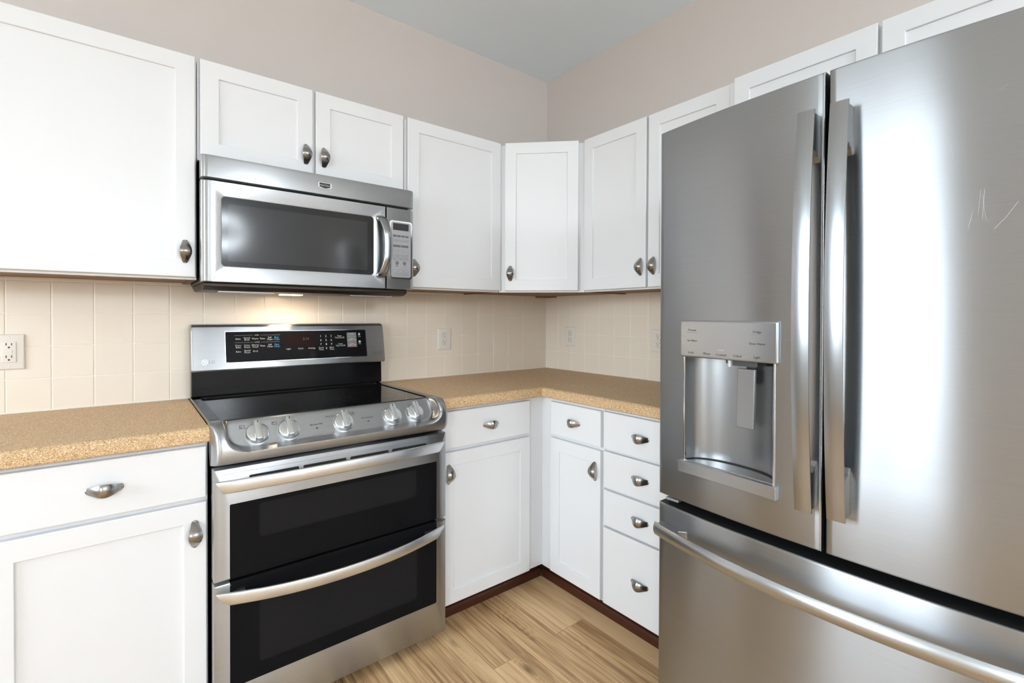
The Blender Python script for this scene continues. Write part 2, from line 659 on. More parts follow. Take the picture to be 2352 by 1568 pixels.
_m = mat('lit_opal_glass', (0.9, 0.9, 0.9), 0.4)
_m.node_tree.nodes['Principled BSDF'].inputs['Emission Color'].default_value = (1.0, 0.97, 0.93, 1)
_m.node_tree.nodes['Principled BSDF'].inputs['Emission Strength'].default_value = 6.0
M['opal'] = _m
for _i, (lx, ly) in enumerate(FILL_LAMPS):  # added fill lights, built as hanging opal fixtures
    t = thing('fill_lamp', ('round opal glass lamp added as fill light behind the camera', 'round opal glass lamp added as fill light, nearer the refrigerator wall')[_i], 'lamp', (lx, ly, CEIL))
    bm = newbm()
    lathe(bm, (lx, ly, CEIL - 0.002), (0, 0, -1), [(0.07, 0), (0.07, 0.03), (0.02, 0.045), (0.02, 0.42), (0.05, 0.43)], 28)
    obj('canopy', bm, 'chrome', t, auto=40)
    bm = newbm()
    lathe(bm, (lx, ly, CEIL - 0.42), (0, 0, -1), [(0.05, 0), (0.12, 0.02), (0.16, 0.06), (0.17, 0.11), (0.15, 0.16), (0.10, 0.20), (0.03, 0.215)], 32)
    obj('fill_lamp_shade', bm, 'opal', t, smooth=True)
    ld = bpy.data.lights.new('fill_lamp_light', 'POINT')
    ld.energy = FILL_LAMP_W[_i]
    ld.shadow_soft_size = 0.19
    ld.color = (0.83, 0.92, 1.0)
    lo = bpy.data.objects.new('fill_lamp_light', ld)
    lo.location = (lx, ly, CEIL - 0.53)
    COL.objects.link(lo)

# tiled backsplash: bevelled tiles on a grout bed, four rows and a narrow strip under the wall cabinets
PT, GR, TH = 0.1095, 0.0024, 0.006


def tile(bm, F, u0, u1, v0, v1):
    b = 0.0015
    O = ((u0, v0), (u1, v0), (u1, v1), (u0, v1))
    I = ((u0 + b, v0 + b), (u1 - b, v0 + b), (u1 - b, v1 - b), (u0 + b, v1 - b))
    r = [[F(u, v, TH - 0.003) for u, v in O], [F(u, v, TH - 0.0007) for u, v in ((u0 + b * .3, v0 + b * .3), (u1 - b * .3, v0 + b * .3), (u1 - b * .3, v1 - b * .3), (u0 + b * .3, v1 - b * .3))],
         [F(u, v, TH) for u, v in I]]
    loops(bm, r, False, True)


def backsplash(F, u0, u1, first, label, caulk_gap=None):
    bm = newbm()
    fbox(bm, F, u0, u1, 0.914, 1.372, 0.0002, TH - 0.0014, 1)
    rows = [(0.914 + i * PT, 0.914 + (i + 1) * PT) for i in range(4)] + [(0.914 + 4 * PT, 1.372)]
    u = first
    cuts = []
    while u < u1:
        if u + PT > u0:
            cuts.append((max(u, u0), min(u + PT, u1)))
        u += PT
    for a, b in cuts:
        if b - a < 0.01:
            continue
        for c, d in rows:
            tile(bm, F, a + GR / 2, b - GR / 2, c + GR / 2, d - GR / 2)
    o = struct('tile_backsplash', bm, ['tile', 'grout'], label)
    bm = newbm()
    g = caulk_gap or []
    s = u0
    for a, b in g + [(u1, u1)]:
        if a > s:
            w = 0.0045
            loops(bm, [[F(x, 0.9141, TH - 0.001), F(x, 0.9141 + w, TH - 0.001), F(x, 0.9141 + w * .5, TH + w * .35), F(x, 0.9141, TH + w)] for x in (s, a)], True, True)
        s = b
    obj('caulk_bead', bm, 'caulk', o)
    return o


tiles = backsplash(LW, -2.75, -TH, 0.0142 - 26 * PT, 'cream square tiles on the wall behind the range')
bm = newbm()
loops(bm, [[(x, y, z) for x, y in ((-0.0046, -0.0046), (-0.0092, -0.0046), (-0.0084, -0.0084), (-0.0046, -0.0092))] for z in (0.9145, 1.371)], True, True)
obj('corner_bead', bm, 'caulk', tiles)
backsplash(RW, TH, 1.40, 0.0041 - PT, 'cream square tiles on the wall beside the refrigerator', [(0.715, 0.775)])

# ------------------------------------------------------------------ cabinets


def handle_mesh():
    """Arched shell pull, length along local x, height along local z, 78 mm long."""
    bm = newbm()
    L, nu, nv = 0.039, 44, 12

    def surf(s, t, back):
        a = abs(s)
        # s, t in -1..1
        k = 0.5 + 0.5 * math.cos(math.pi * min(1.0, a / 0.93))
        hw = 0.0080 + 0.0094 * k ** 0.75
        if a > 0.82:
            hw *= math.sqrt(max(0.0, 1 - ((a - 0.82) / 0.18) ** 2)) + 0.02
        h = 0.0030 + 0.0280 * k ** 0.50
        z = h - 0.0045 * k ** 0.8 * t * t - 0.0012 * t * t
        th = 0.0024
        y = hw * t
        if back:
            return Vector((s * L, y * (1 - 0.05 * k), max(0.0, z - th)))
        return Vector((s * L, y, z))
    g = {}
    for b in (0, 1):
        for i in range(nu + 1):
            for j in range(nv + 1):
                g[b, i, j] = bm.verts.new(surf(math.sin(math.pi / 2 * (-1 + 2 * i / nu)), -1 + 2 * j / nv, b))
    for i in range(nu):
        for j in range(nv):
            bm.faces.new((g[0, i, j], g[0, i + 1, j], g[0, i + 1, j + 1], g[0, i, j + 1]))
            bm.faces.new((g[1, i, j], g[1, i, j + 1], g[1, i + 1, j + 1], g[1, i + 1, j]))
        for j in (0, nv):
            q = (g[0, i, j], g[1, i, j], g[1, i + 1, j], g[0, i + 1, j])
            bm.faces.new(q if j == 0 else q[::-1])
    for j in range(nv):
        for i in (0, nu):
            q = (g[0, i, j], g[0, i, j + 1], g[1, i, j + 1], g[1, i, j])
            bm.faces.new(q if i == 0 else q[::-1])
    bmesh.ops.recalc_face_normals(bm, faces=bm.faces[:])
    for f in bm.faces:
        f.smooth = True
    for e in bm.edges:
        if len(e.link_faces) == 2 and e.calc_face_angle(0) > math.radians(50):
            e.smooth = False
    me = bpy.data.meshes.new('handle')
    bm.to_mesh(me)
    bm.free()
    me.materials.append(M['nickel'])
    return me


HANDLE = handle_mesh()


def handle(parent, F, u, v, n, vertical):
    o = bpy.data.objects.new('handle', HANDLE)
    COL.objects.link(o)
    X = F.v if vertical else F.u
    Z = F.n
    Y = Z.cross(X)
    R = Matrix((X, Y, Z)).transposed().to_4x4()
    R.translation = F(u, v, n - 0.0002) - root_loc(parent)
    o.parent = parent
    o.matrix_local = R
    return o


def shaker(bm, F, u0, u1, v0, v1, n0, n1, fw=0.055):
    """Frame-and-panel door front with softened edges."""
    def R(d, n):
        return [F(u, v, n) for u, v in ((u0 + d, v0 + d), (u1 - d, v0 + d), (u1 - d, v1 - d), (u0 + d, v1 - d))]
    e = 0.0022
    rings = [R(0, n0), R(0, n1 - e), R(e * .3, n1 - e * .3), R(e, n1), R(fw - .0012, n1), R(fw, n1 - .0012), R(fw + .0006, n1 - 0.0068)]
    loops(bm, rings, True, True)


def slab(bm, F, u0, u1, v0, v1, n0, n1):
    def R(d, n):
        return [F(u, v, n) for u, v in ((u0 + d, v0 + d), (u1 - d, v0 + d), (u1 - d, v1 - d), (u0 + d, v1 - d))]
    e = 0.0035
    loops(bm, [R(0, n0), R(0, n1 - e), R(e * .3, n1 - e * .3), R(e, n1)], True, True)


def door(parent, F, u0, u1, v0, v1, n0, hu=None, hv=None, vertical=True, kind='door', th=0.0195):
    bm = newbm()
    if kind == 'door':
        shaker(bm, F, u0, u1, v0, v1, n0 + 0.0006, n0 + th)
    else:
        slab(bm, F, u0, u1, v0, v1, n0 + 0.0006, n0 + th)
    o = obj(kind, bm, 'white', parent)
    if hu is not None:
        handle(o, F, hu, hv, n0 + th, vertical)
    return o


def wall_cabinet(F, u0, u1, v0, v1, depth, label, doors, group=None):
    c = F((u0 + u1) / 2, v0, depth / 2)
    t = thing('wall_cabinet', label, 'cabinet', c)
    g = 0.0005
    bm = newbm()
    fbox(bm, F, u0 + g, u1 - g, v0 + 0.012, v1, 0.0005, depth - 0.018)
    # face frame in front of the box
    fbox(bm, F, u0 + g, u1 - g, v0, v1, depth - 0.018, depth)
    obj('body', bm, 'white', t, bevel=0.0015)
    bm = newbm()
    fbox(bm, F, u0 + 0.001, u1 - 0.001, v0 + 0.004, v0 + 0.0118, 0.008, depth - 0.0185)
    # batten along the wall and side edges
    fbox(bm, F, u0 + 0.001, u0 + 0.018, v0 - 0.001, v0 + 0.0038, 0.008, depth - 0.0185)
    fbox(bm, F, u1 - 0.018, u1 - 0.001, v0 - 0.001, v0 + 0.0038, 0.008, depth - 0.0185)
    o = obj('underside_panel', bm, 'carcass', t)
    o['label'] = 'bare brown wood underside'
    for d in doors:
        door(t, F, *d)
    return t


ZT, ZB = 2.100, 1.358     # wall cabinet box
DT, DB = 2.105, 1.366     # door edges
UD = 0.3055
wall_cabinet(LW, -2.66, -1.8985, ZB, ZT, UD, 'large white wall cabinet with one wide door, left of the microwave',
             [(-2.654, -1.9035, DB, DT, UD, -1.9325, 1.450)])
wall_cabinet(LW, -1.8975, -1.1345, 1.7665, ZT, UD, 'short white wall cabinet with two small doors above the microwave',
             [(-1.889, -1.5235, 1.7725, DT, UD, -1.549, 1.853), (-1.5115, -1.1445, 1.7725, DT, UD, -1.482, 1.853)])
wall_cabinet(LW, -1.1335, -0.6105, ZB, ZT, UD, 'white wall cabinet between the microwave and the angled corner cabinet',
             [(-1.1235, -0.6135, DB, DT, UD, -1.0945, 1.450)])
# angled corner cabinet
t = thing('wall_cabinet', 'narrow white corner wall cabinet set at an angle between the two walls', 'cabinet', (-0.25, -0.25, ZB))
bm = newbm()
A = 0.6095
pl = [(-0.0005, -0.0005), (-A, -0.0005), (-A, -UD + 0.027), (-UD + 0.027, -A), (-0.0005, -A)]
loops(bm, [[(x, y, ZB + 0.012) for x, y in pl], [(x, y, ZT) for x, y in pl]], True, True)
dgc = (A + UD) / math.sqrt(2)
hw = (A - UD) / math.sqrt(2)
fbox(bm, DG, -hw, hw, ZB, ZT, dgc - 0.018, dgc)
obj('body', bm, 'white', t, bevel=0.0012)
bm = newbm()
pl2 = [(-0.008, -0.008), (-A + .001, -0.008), (-A + .001, -UD + 0.006), (-UD + 0.006, -A + .001), (-0.008, -A + .001)]
loops(bm, [[(x, y, ZB + 0.004) for x, y in pl2], [(x, y, ZB + 0.0118) for x, y in pl2]], True, True)
# small corner brace in the back corner
loops(bm, [[(x, y, z) for x, y in ((-0.0085, -0.0085), (-0.10, -0.0085), (-0.0085, -0.10))] for z in (ZB - 0.004, ZB + 0.0038)], True, True)
o = obj('underside_panel', bm, 'carcass', t)
o['label'] = 'bare brown wood underside'
door(t, DG, -0.1825, 0.1825, DB, DT, dgc, -0.155, 1.452)
wall_cabinet(RW, 0.6105, 1.3590, ZB, ZT, UD, 'white wall cabinet with two doors between the corner cabinet and the refrigerator',
             [(0.6225, 0.9845, DB, DT, UD, 0.9575, 1.456), (0.9960, 1.3555, DB, DT, UD, 1.0235, 1.456)])
wall_cabinet(RW, 1.3600, 2.2780, 1.815, ZT, UD + 0.030, 'wide white wall cabinet with two doors directly above the refrigerator',
             [(1.3855, 1.8150, 1.822, DT, UD + 0.030), (1.8250, 2.2540, 1.822, DT, UD + 0.030)])

BD = 0.6095          # base cabinet box depth, range wall
BR = 0.5870          # base cabinet box depth, refrigerator wall
WTOP = 0.8745        # underside of the worktop


def base_cabinet(F, u0, u1, depth, label, fronts, toe, filler=None):
    t = thing('base_cabinet', label, 'cabinet', F((u0 + u1) / 2, 0, depth / 2))
    g = 0.0005
    bm = newbm()
    fbox(bm, F, u0 + g, u1 - g, 0.090, WTOP - 0.0005, 0.0005, depth)
    if filler:
        fbox(bm, F, *filler)
    obj('body', bm, 'white', t, bevel=0.0015)
    bm = newbm()
    fbox(bm, F, toe[0], toe[1], 0.0005, 0.0895, toe[2] - 0.03, toe[2])
    o = obj('toe_kick', bm, 'toe', t)
    o['label'] = 'dark reddish-brown kick board'
    for k, u, uu, v, vv, hu, hv, vert in fronts:
        door(t, F, u, uu, v, vv, depth, hu, hv, vert, k)
    return t


base_cabinet(LW, -2.66, -1.9015, BD, 'white base cabinet under the worktop to the left of the range',
             [('drawer', -2.352, -1.9070, 0.714, 0.861, -2.131, 0.787, False),
              ('door', -2.352, -1.9070, 0.097, 0.701, -1.9355, 0.615, True)],
             (-2.655, -1.906, 0.545))
base_cabinet(LW, -1.1355, -0.5720, BD, 'white base cabinet just right of the range, wide drawer over one door',
             [('drawer', -1.1290, -0.6760, 0.714, 0.861, -0.895, 0.787, False),
              ('door', -1.1290, -0.6760, 0.097, 0.700, -1.0985, 0.615, True)],
             (-1.131, -0.560, 0.545))
base_cabinet(RW, 0.6093, 0.9855, BR, 'narrow white base cabinet at the inner corner, small drawer over one door',
             [('drawer', 0.6860, 0.9780, 0.713, 0.859, 0.830, 0.787, False),
              ('door', 0.6860, 0.9780, 0.1005, 0.699, 0.9500, 0.612, True)],
             (0.575, 0.985, 0.530))
base_cabinet(RW, 0.9865, 1.3600, BR, 'white base cabinet with four stacked drawers beside the refrigerator',
             [('drawer', 0.9935, 1.3530, 0.713, 0.861, 1.170, 0.789, False),
              ('drawer', 0.9935, 1.3530, 0.561, 0.704, 1.170, 0.635, False),
              ('drawer', 0.9935, 1.3530, 0.410, 0.551, 1.170, 0.482, False),
              ('drawer', 0.9935, 1.3530, 0.098, 0.401, 1.170, 0.247, False)],
             (0.9865, 1.355, 0.530))


# shoe moulding along the kick boards
def shoe(name, F, u0, u1, n, mitre=0):
    bm = newbm()
    pr = [(0.0, 0.0005), (0.0, 0.038), (0.004, 0.038), (0.008, 0.034), (0.011, 0.026), (0.012, 0.0005)]
    loops(bm, [[F(u0 + mitre * a, z, n + 0.0003 + a) for a, z in pr], [F(u1 - mitre * a * 0, z, n + 0.0003 + a) for a, z in pr]], True, True)
    struct(name, bm, 'toe', 'reddish-brown shoe moulding along the floor', auto=60)


shoe('trim_1', LW, -1.131, -0.545, 0.545)
shoe('trim_2', RW, 0.560, 1.36, 0.530)
shoe('trim_3', LW, -2.655, -1.906, 0.545)

# ------------------------------------------------------------------ worktops


def wt_profile(front):
    """Post-formed edge: (distance from wall, z) from the back bottom round the front to the back top."""
    p = [(0.0065, 0.8745), (front - 0.004, 0.8745), (front, 0.8785)]
    p += [(front, 0.893)]
    c, r = front - 0.017, 0.017
    for a in (15, 30, 45, 60, 75, 90):
        p.append((c + r * math.cos(math.radians(a)), 0.8995 + r * math.sin(math.radians(a))))
    p += [(front - 0.030, 0.9163), (front - 0.042, 0.9155), (front - 0.056, 0.9143), (front - 0.070, 0.9140), (0.0065, 0.9140)]
    return p


FL, FR = 0.6440, 0.6215
bm = newbm()
pr = wt_profile(FL)
loops(bm, [[(-2.66, -d, z) for d, z in pr], [(-1.9005, -d, z) for d, z in pr]], True, True)
o = obj('worktop', bm, 'worktop', auto=40)
o['label'] = 'speckled tan laminate worktop piece left of the range'
o['category'] = 'worktop'
bm = newbm()
prL, prR = wt_profile(FL), wt_profile(FR)
gap = 0.0003
loops(bm, [[(-1.1365, -d, z) for d, z in prL], [(-e - gap, -d - gap * 0, z) for (d, z), (e, z2) in zip(prL, prR)]], True, True)
loops(bm, [[(-e + gap, -d, z) for (d, z), (e, z2) in zip(prL, prR)], [(-e, -1.362, z) for e, z in prR]], True, True)
o = obj('worktop', bm, 'worktop', auto=40)
o['label'] = 'L-shaped speckled tan laminate worktop turning the corner between range and refrigerator'
o['category'] = 'worktop'

# ------------------------------------------------------------------ outlets


def outlet(F, u, v, label, gfci=False, group=None):
    w, h = (0.040, 0.0575) if not gfci else (0.0585, 0.0575)
    base = TH
    t = thing('power_outlet', label, 'outlet', F(u, v, base))
    bm = newbm()
    plate(bm, F, u - w, u + w, v - h, v + h, base + 0.0002, base + 0.0062, 0.004, 0.004)
    obj('cover_plate', bm, 'plastic', t, auto=40)
    n = base + 0.0062
    if gfci:
        uc = u + 0.022
        bm = newbm()
        plate(bm, F, uc - 0.0168, uc + 0.0168, v - 0.0335, v + 0.0335, n + 0.0001, n + 0.0022, 0.002, 0.001)
        o = obj('receptacle', bm, 'plastic', t, auto=40)
        for dv in (0.020, -0.0205):
            for a, b, c, d in ((-0.0075, -0.0050, 0.0015, 0.0095), (0.0050, 0.0075, 0.0020, 0.0090)):
                bm = newbm()
                fbox(bm, F, uc + a, uc + b, dv + v + c, dv + v + d, n + 0.0022, n + 0.0025)
                obj('socket_slot', bm, 'slot', o)
            bm = newbm()
            cyl(bm, F(uc, dv + v - 0.005, n + 0.0022), F.n, 0.0028, 0.0028, 0.0003, 14)
            obj('socket_hole', bm, 'slot', o)
        for dv in (0.0035, -0.0050):
            bm = newbm()
            plate(bm, F, uc - 0.008, uc + 0.008, v + dv - 0.0028, v + dv + 0.0028, n + 0.0022, n + 0.0036, 0.001, 0.0006)
            obj('test_button', bm, 'plastic', o)
        for dv in (0.048, -0.048):
            bm = newbm()
            cyl(bm, F(uc, v + dv, n), F.n, 0.0028, 0.0024, 0.0012, 14)
            obj('screw', bm, 'plastic', t)
    else:
        for dv in (0.0195, -0.0195):
            bm = newbm()
            pts = []
            for i in range(28):
                a = 2 * math.pi * i / 28
                pts.append((u + max(-0.0145, min(0.0145, 0.0172 * math.cos(a))), v + dv + max(-0.0138, min(0.0138, 0.0172 * math.sin(a)))))
            loops(bm, [[F(x, y, n + 0.0001) for x, y in pts], [F(x, y, n + 0.002) for x, y in pts]], True, True)
            o = obj('receptacle', bm, 'plastic', t)
            bm = newbm()
            pc = [(u + (x - u) * 1.075, v + dv + (y - v - dv) * 1.075) for x, y in pts]
            loops(bm, [[F(x, y, n + 0.00005) for x, y in pc], [F(x, y, n + 0.0005) for x, y in pc]], True, True)
            obj('receptacle_gap', bm, 'gapline', o)
            for a, b, c, d in ((-0.0072, -0.0050, 0.0005, 0.0085), (0.0050, 0.0070, 0.0010, 0.0078)):
                bm = newbm()
                fbox(bm, F, u + a, u + b, dv + v + c, dv + v + d, n + 0.002, n + 0.0023)
                obj('socket_slot', bm, 'slot', o)
            bm = newbm()
            cyl(bm, F(u, dv + v - 0.006, n + 0.002), F.n, 0.0027, 0.0027, 0.0003, 14)
            obj('socket_hole', bm, 'slot', o)
        bm = newbm()
        cyl(bm, F(u, v, n), F.n, 0.0028, 0.0024, 0.0012, 14)
        obj('screw', bm, 'plastic', t)
    return t


outlet(LW, -2.4075, 1.116, 'wide almond safety outlet with test buttons above the worktop left of the range', True)
outlet(LW, -0.752, 1.115, 'almond double outlet on the tiles just right of the range')
outlet(RW, 0.217, 1.118, 'almond double outlet on the tiles nearest the inside wall corner, refrigerator side')
outlet(RW, 0.834, 1.117, 'almond double outlet partly hidden behind the refrigerator edge')

# ------------------------------------------------------------------ microwave


def microwave():
    t = thing('microwave_oven', 'stainless over-the-range microwave with smoked window, hung above the range', 'microwave', (-1.516, -0.2, 1.32))
    X0, X1 = -1.8965, -1.1365
    bm = newbm()
    box(bm, X0 + 0.006, X1 - 0.006, -0.372, -0.0065, 1.349, 1.764)
    obj('body', bm, 'greycase', t, bevel=0.003)
    F = Frame((0, -0.372, 0), (1, 0, 0), (0, -1, 0))
    D = 0.038
    # vent hood strip on top
    bm = newbm()
    pr = [(-0.372, 1.6885), (-0.407, 1.6885), (-0.4105, 1.6905), (-0.411, 1.755), (-0.406, 1.7635), (-0.372, 1.765)]
    ringsv = []
    for x, k in ((X0, 0.60), (X0 + 0.002, 0.80), (X0 + 0.008, 0.92), (X0 + 0.020, 0.985), (X0 + 0.026, 1), (X1 - 0.026, 1), (X1 - 0.020, 0.985), (X1 - 0.008, 0.92), (X1 - 0.002, 0.80), (X1, 0.60)):
        ringsv.append([(x, -0.372 + (y + 0.372) * k, z) for y, z in pr])
    loops(bm, ringsv, True, True)
    hood = obj('vent_hood_strip', bm, 'steel', t, auto=35)
    # badge
    B = Frame((0, -0.411, 0), (1, 0, 0), (0, -1, 0))
    bu, bv = -1.5055, 1.7225

    def shield(s, n0, n1, b):
        pts = [(-0.0235, 0.0105), (0.0235, 0.0105), (0.0235, -0.0065), (0.012, -0.0105), (0, -0.0125), (-0.012, -0.0105), (-0.0235, -0.0065)]
        loops(b, [[B(bu + x * s, bv + y * s, n) for x, y in pts] for n in (n0, n1)], True, True)
    bm = newbm()
    shield(1.0, 0.0002, 0.003, bm)
    bd = obj('badge', bm, 'chrome', hood, bevel=0.0006)
    bm = newbm()
    shield(0.86, 0.0032, 0.0036, bm)
    obj('badge_face', bm, 'ink', hood)
    bm = newbm()
    text(bm, 'MAYTAG', B, bu, bv - 0.0005, 0.0039, 0.0098, squeeze=0.98)
    obj('lettering', bm, 'whiteink', hood)
    # door
    bm = newbm()
    d0, d1 = X0, -1.2645
    zb, zt = 1.3485, 1.6805
    O = rrect(d0, d1, zb, zt, 0.004)
    I = rrect(-1.8385, -1.3145, 1.4005, 1.6325, 0.012)
    rings = []
    for d, n in ((0, 0.001), (0, D - 0.015), (0.002, D - 0.0075), (0.008, D - 0.003), (0.020, D - 0.0006), (0.026, D)):
        # only the outer (left) side edge is well rounded
        q = min(d * 0.2, 0.0012)
        rr = rrect(d0 + d, d1 - q, zb + q, zt - q, 0.003)
        rings.append([F(u, v, n) for u, v in rr])
    rings.append([F(u, v, D) for u, v in rrect(-1.8415, -1.3115, 1.3975, 1.6355, 0.014)])
    rings.append([F(u, v, D - 0.0012) for u, v in I])
    rings.append([F(u, v, D - 0.004) for u, v in I])
    loops(bm, rings, True, False)
    dr = obj('door', bm, 'steel', t, auto=35)
    bm = newbm()
    loops(bm, [[F(u, v, D - 0.0035) for u, v in I], [F(u, v, D - 0.0022) for u, v in I]], True, True)
    obj('window_glass', bm, 'mwglass', dr)
    bm = newbm()
    J = rrect(-1.820, -1.339, 1.4185, 1.6090, 0.006)
    loops(bm, [[F(u, v, D - 0.00215) for u, v in J], [F(u, v, D - 0.0020) for u, v in J]], True, True)
    # thin wire rack seen through the glass
    obj('window_screen', bm, 'mwscreen', dr)
    # handle: chunky loop
    bm = newbm()
    rings = []
    N = 22
    for i in range(N + 1):
        s = i / N
        z = 1.393 + (1.6375 - 1.393) * s
        e = math.sin(math.pi * s)
        out = 0.006 + 0.046 * min(1, e * 1.25) ** 0.6
        wid = 0.0165 + 0.0025 * (1 - min(1, e * 1.6))
        lean = 0.014 * e
        th = 0.010 + 0.004 * (1 - e)
        c = F(-1.2855 + lean, z, D + out - 0.006)
        ring = []
        for k in range(14):
            a = 2 * math.pi * k / 14
            ring.append(c + F.u * (wid * math.copysign(abs(math.cos(a)) ** 0.8, math.cos(a))) + F.n * (th * math.sin(a) * 0.7))
        rings.append(ring)
    loops(bm, rings, True, True)
    for z in (1.402, 1.628):
        plate(bm, F, -1.3055, -1.268, z - 0.012, z + 0.012, D + 0.0002, D + 0.012, 0.010, 0.006)
    obj('handle', bm, 'handlesteel', dr, auto=60)
    # control panel
    bm = newbm()
    p0, p1 = -1.2610, X1
    rings = []
    for d, n in ((0, 0.001), (0, D - 0.015), (0.002, D - 0.0075), (0.008, D - 0.003), (0.016, D - 0.0006), (0.020, D)):
        q = min(d * 0.2, 0.0012)
        rr = rrect(p0 + q, p1 - d, zb + q, zt - q, 0.003)
        rings.append([F(u, v, n) for u, v in rr])
    loops(bm, rings, True, True)
    cp = obj('control_panel', bm, 'steel', t, auto=35)
    bm = newbm()
    ring_plate(bm, F, (-1.2475, -1.1480, 1.3905, 1.6285), (-1.2415, -1.1540, 1.3965, 1.6225), 0.011, 0.008, D + 0.0001, D + 0.003, D + 0.0008)
    obj('bezel', bm, 'chrome', cp)
    bm = newbm()
    plate(bm, F, -1.2412, -1.1543, 1.3968, 1.6222, D + 0.0003, D + 0.0010, 0.008)
    key = obj('keypad', bm, 'silverplastic', cp)
    n = D + 0.0012
    bm = newbm()
    plate(bm, F, -1.2325, -1.1630, 1.5905, 1.6185, n, n + 0.0004, 0.0015)
    obj('display_screen', bm, 'lcd', cp)
    for i in range(4):
        u = -1.2325 + i * 0.0178
        bm = newbm()
        plate(bm, F, u, u + 0.0158, 1.5625, 1.5715 - i * 0.0004, n, n + 0.0003, 0.001)
        obj('grey_key', bm, 'greykey', cp)
    for i in range(2):
        u = -1.2325 + i * 0.0355
        bm = newbm()
        plate(bm, F, u, u + 0.0335, 1.5205, 1.5305, n, n + 0.0003, 0.001)
        obj('grey_key', bm, 'greykey', cp)
    for u in (-1.2140, -1.1815):
        bm = newbm()
        cyl(bm, F(u, 1.4555, n), F.n, 0.0075, 0.0075, 0.0004, 18)
        obj('round_key', bm, 'greykey', cp)
    bm = newbm()

    def outline(u0, u1, v0, v1):
        a = 0.00035
        for r in ((u0, u1, v0, v0 + a), (u0, u1, v1 - a, v1), (u0, u0 + a, v0, v1), (u1 - a, u1, v0, v1)):
            fbox(bm, F, r[0], r[1], r[2], r[3], n, n + 0.0002)
    for i in range(4):
        u = -1.2325 + i * 0.0178
        outline(u, u + 0.0158, 1.5425, 1.5525)
        outline(u, u + 0.0158, 1.4040, 1.4135)
    for i in range(3):
        u = -1.2325 + i * 0.0237
        outline(u, u + 0.0215, 1.4995, 1.5100)
        outline(u, u + 0.0215, 1.4180, 1.4290)
    for r, row in enumerate(('12345', '67890')):
        for i, ch in enumerate(row):
            u = -1.2325 + i * 0.0142
            v = 1.4858 - r * 0.0135
            outline(u, u + 0.0122, v - 0.0050, v + 0.0050)
            text(bm, ch, F, u + 0.0061, v, n + 0.0002, 0.0085)
    for i in range(4):
        u = -1.2325 + i * 0.0178 + 0.0079
        text(bm, ('POPCORN', 'BAKED\nPOTATO', 'PIZZA', 'REHEAT')[i], F, u, 1.5668, n + 0.0004, 0.0036)
        text(bm, ('COOK', 'DEFROST', 'MELT', 'WARM')[i], F, u, 1.5475, n + 0.0002, 0.0034)
        text(bm, ('VENT', 'LIGHT', 'TIMER', 'CLOCK')[i], F, u, 1.4088, n + 0.0002, 0.0034)
    for i in range(2):
        text(bm, ('COOK TIME', 'COOK POWER')[i], F, -1.2325 + i * 0.0355 + 0.0167, 1.5255, n + 0.0004, 0.0042)
    for u, s in ((-1.2140, 'OFF\nCANCEL'), (-1.1815, 'START')):
        text(bm, s, F, u, 1.4430, n, 0.0042)
    obj('key_lettering', bm, 'ink', cp)
    # underside tray with lamp lens
    bm = newbm()
    prof = [(-0.371, 1.3485), (-0.371, 1.334), (-0.345, 1.3235), (-0.30, 1.3205), (-0.10, 1.3245), (-0.030, 1.340), (-0.0085, 1.3485)]
    extrude_x(bm, prof, X0 + 0.010, X1 - 0.014)
    tray = obj('underside_tray', bm, 'mwbase', t, bevel=0.003)
    tray['label'] = 'dark brown metal underside'
    for xa, xb in ((-1.84, -1.66), (-1.38, -1.20)):
        bm = newbm()
        for i in range(7):
            y = -0.33 + i * 0.016
            box(bm, xa, xb, y, y + 0.009, 1.3180, 1.3215)
        box(bm, xa, xb, -0.335, -0.22, 1.3205, 1.3218)
        obj('grease_filter', bm, 'silverplastic', tray)
    LL = (-1.565, -0.17)
    bm = newbm()
    box(bm, LL[0] - 0.040, LL[0] + 0.040, LL[1] - 0.025, LL[1] + 0.025, 1.3195, 1.3230)
    lens = obj('lamp_lens', bm, 'lens', tray, bevel=0.002)
    ld = bpy.data.lights.new('cooktop_lamp', 'AREA')
    ld.shape = 'RECTANGLE'
    ld.size, ld.size_y = 0.09, 0.045
    ld.energy = 0.6
    ld.color = (1.0, 0.80, 0.58)
    lo = bpy.data.objects.new('cooktop_lamp', ld)
    lo.location = (LL[0], LL[1], 1.3185)
    COL.objects.link(lo)
    return t


_m = mat('glowing_lamp_lens', (0.9, 0.85, 0.75), 0.3)
_m.node_tree.nodes['Principled BSDF'].inputs['Emission Color'].default_value = (1.0, 0.78, 0.52, 1)
_m.node_tree.nodes['Principled BSDF'].inputs['Emission Strength'].default_value = 7.0
M['lens'] = _m
microwave()

# ------------------------------------------------------------------ range


def smoothstep(a, b, x):
    t = max(0.0, min(1.0, (x - a) / (b - a)))
    return t * t * (3 - 2 * t)


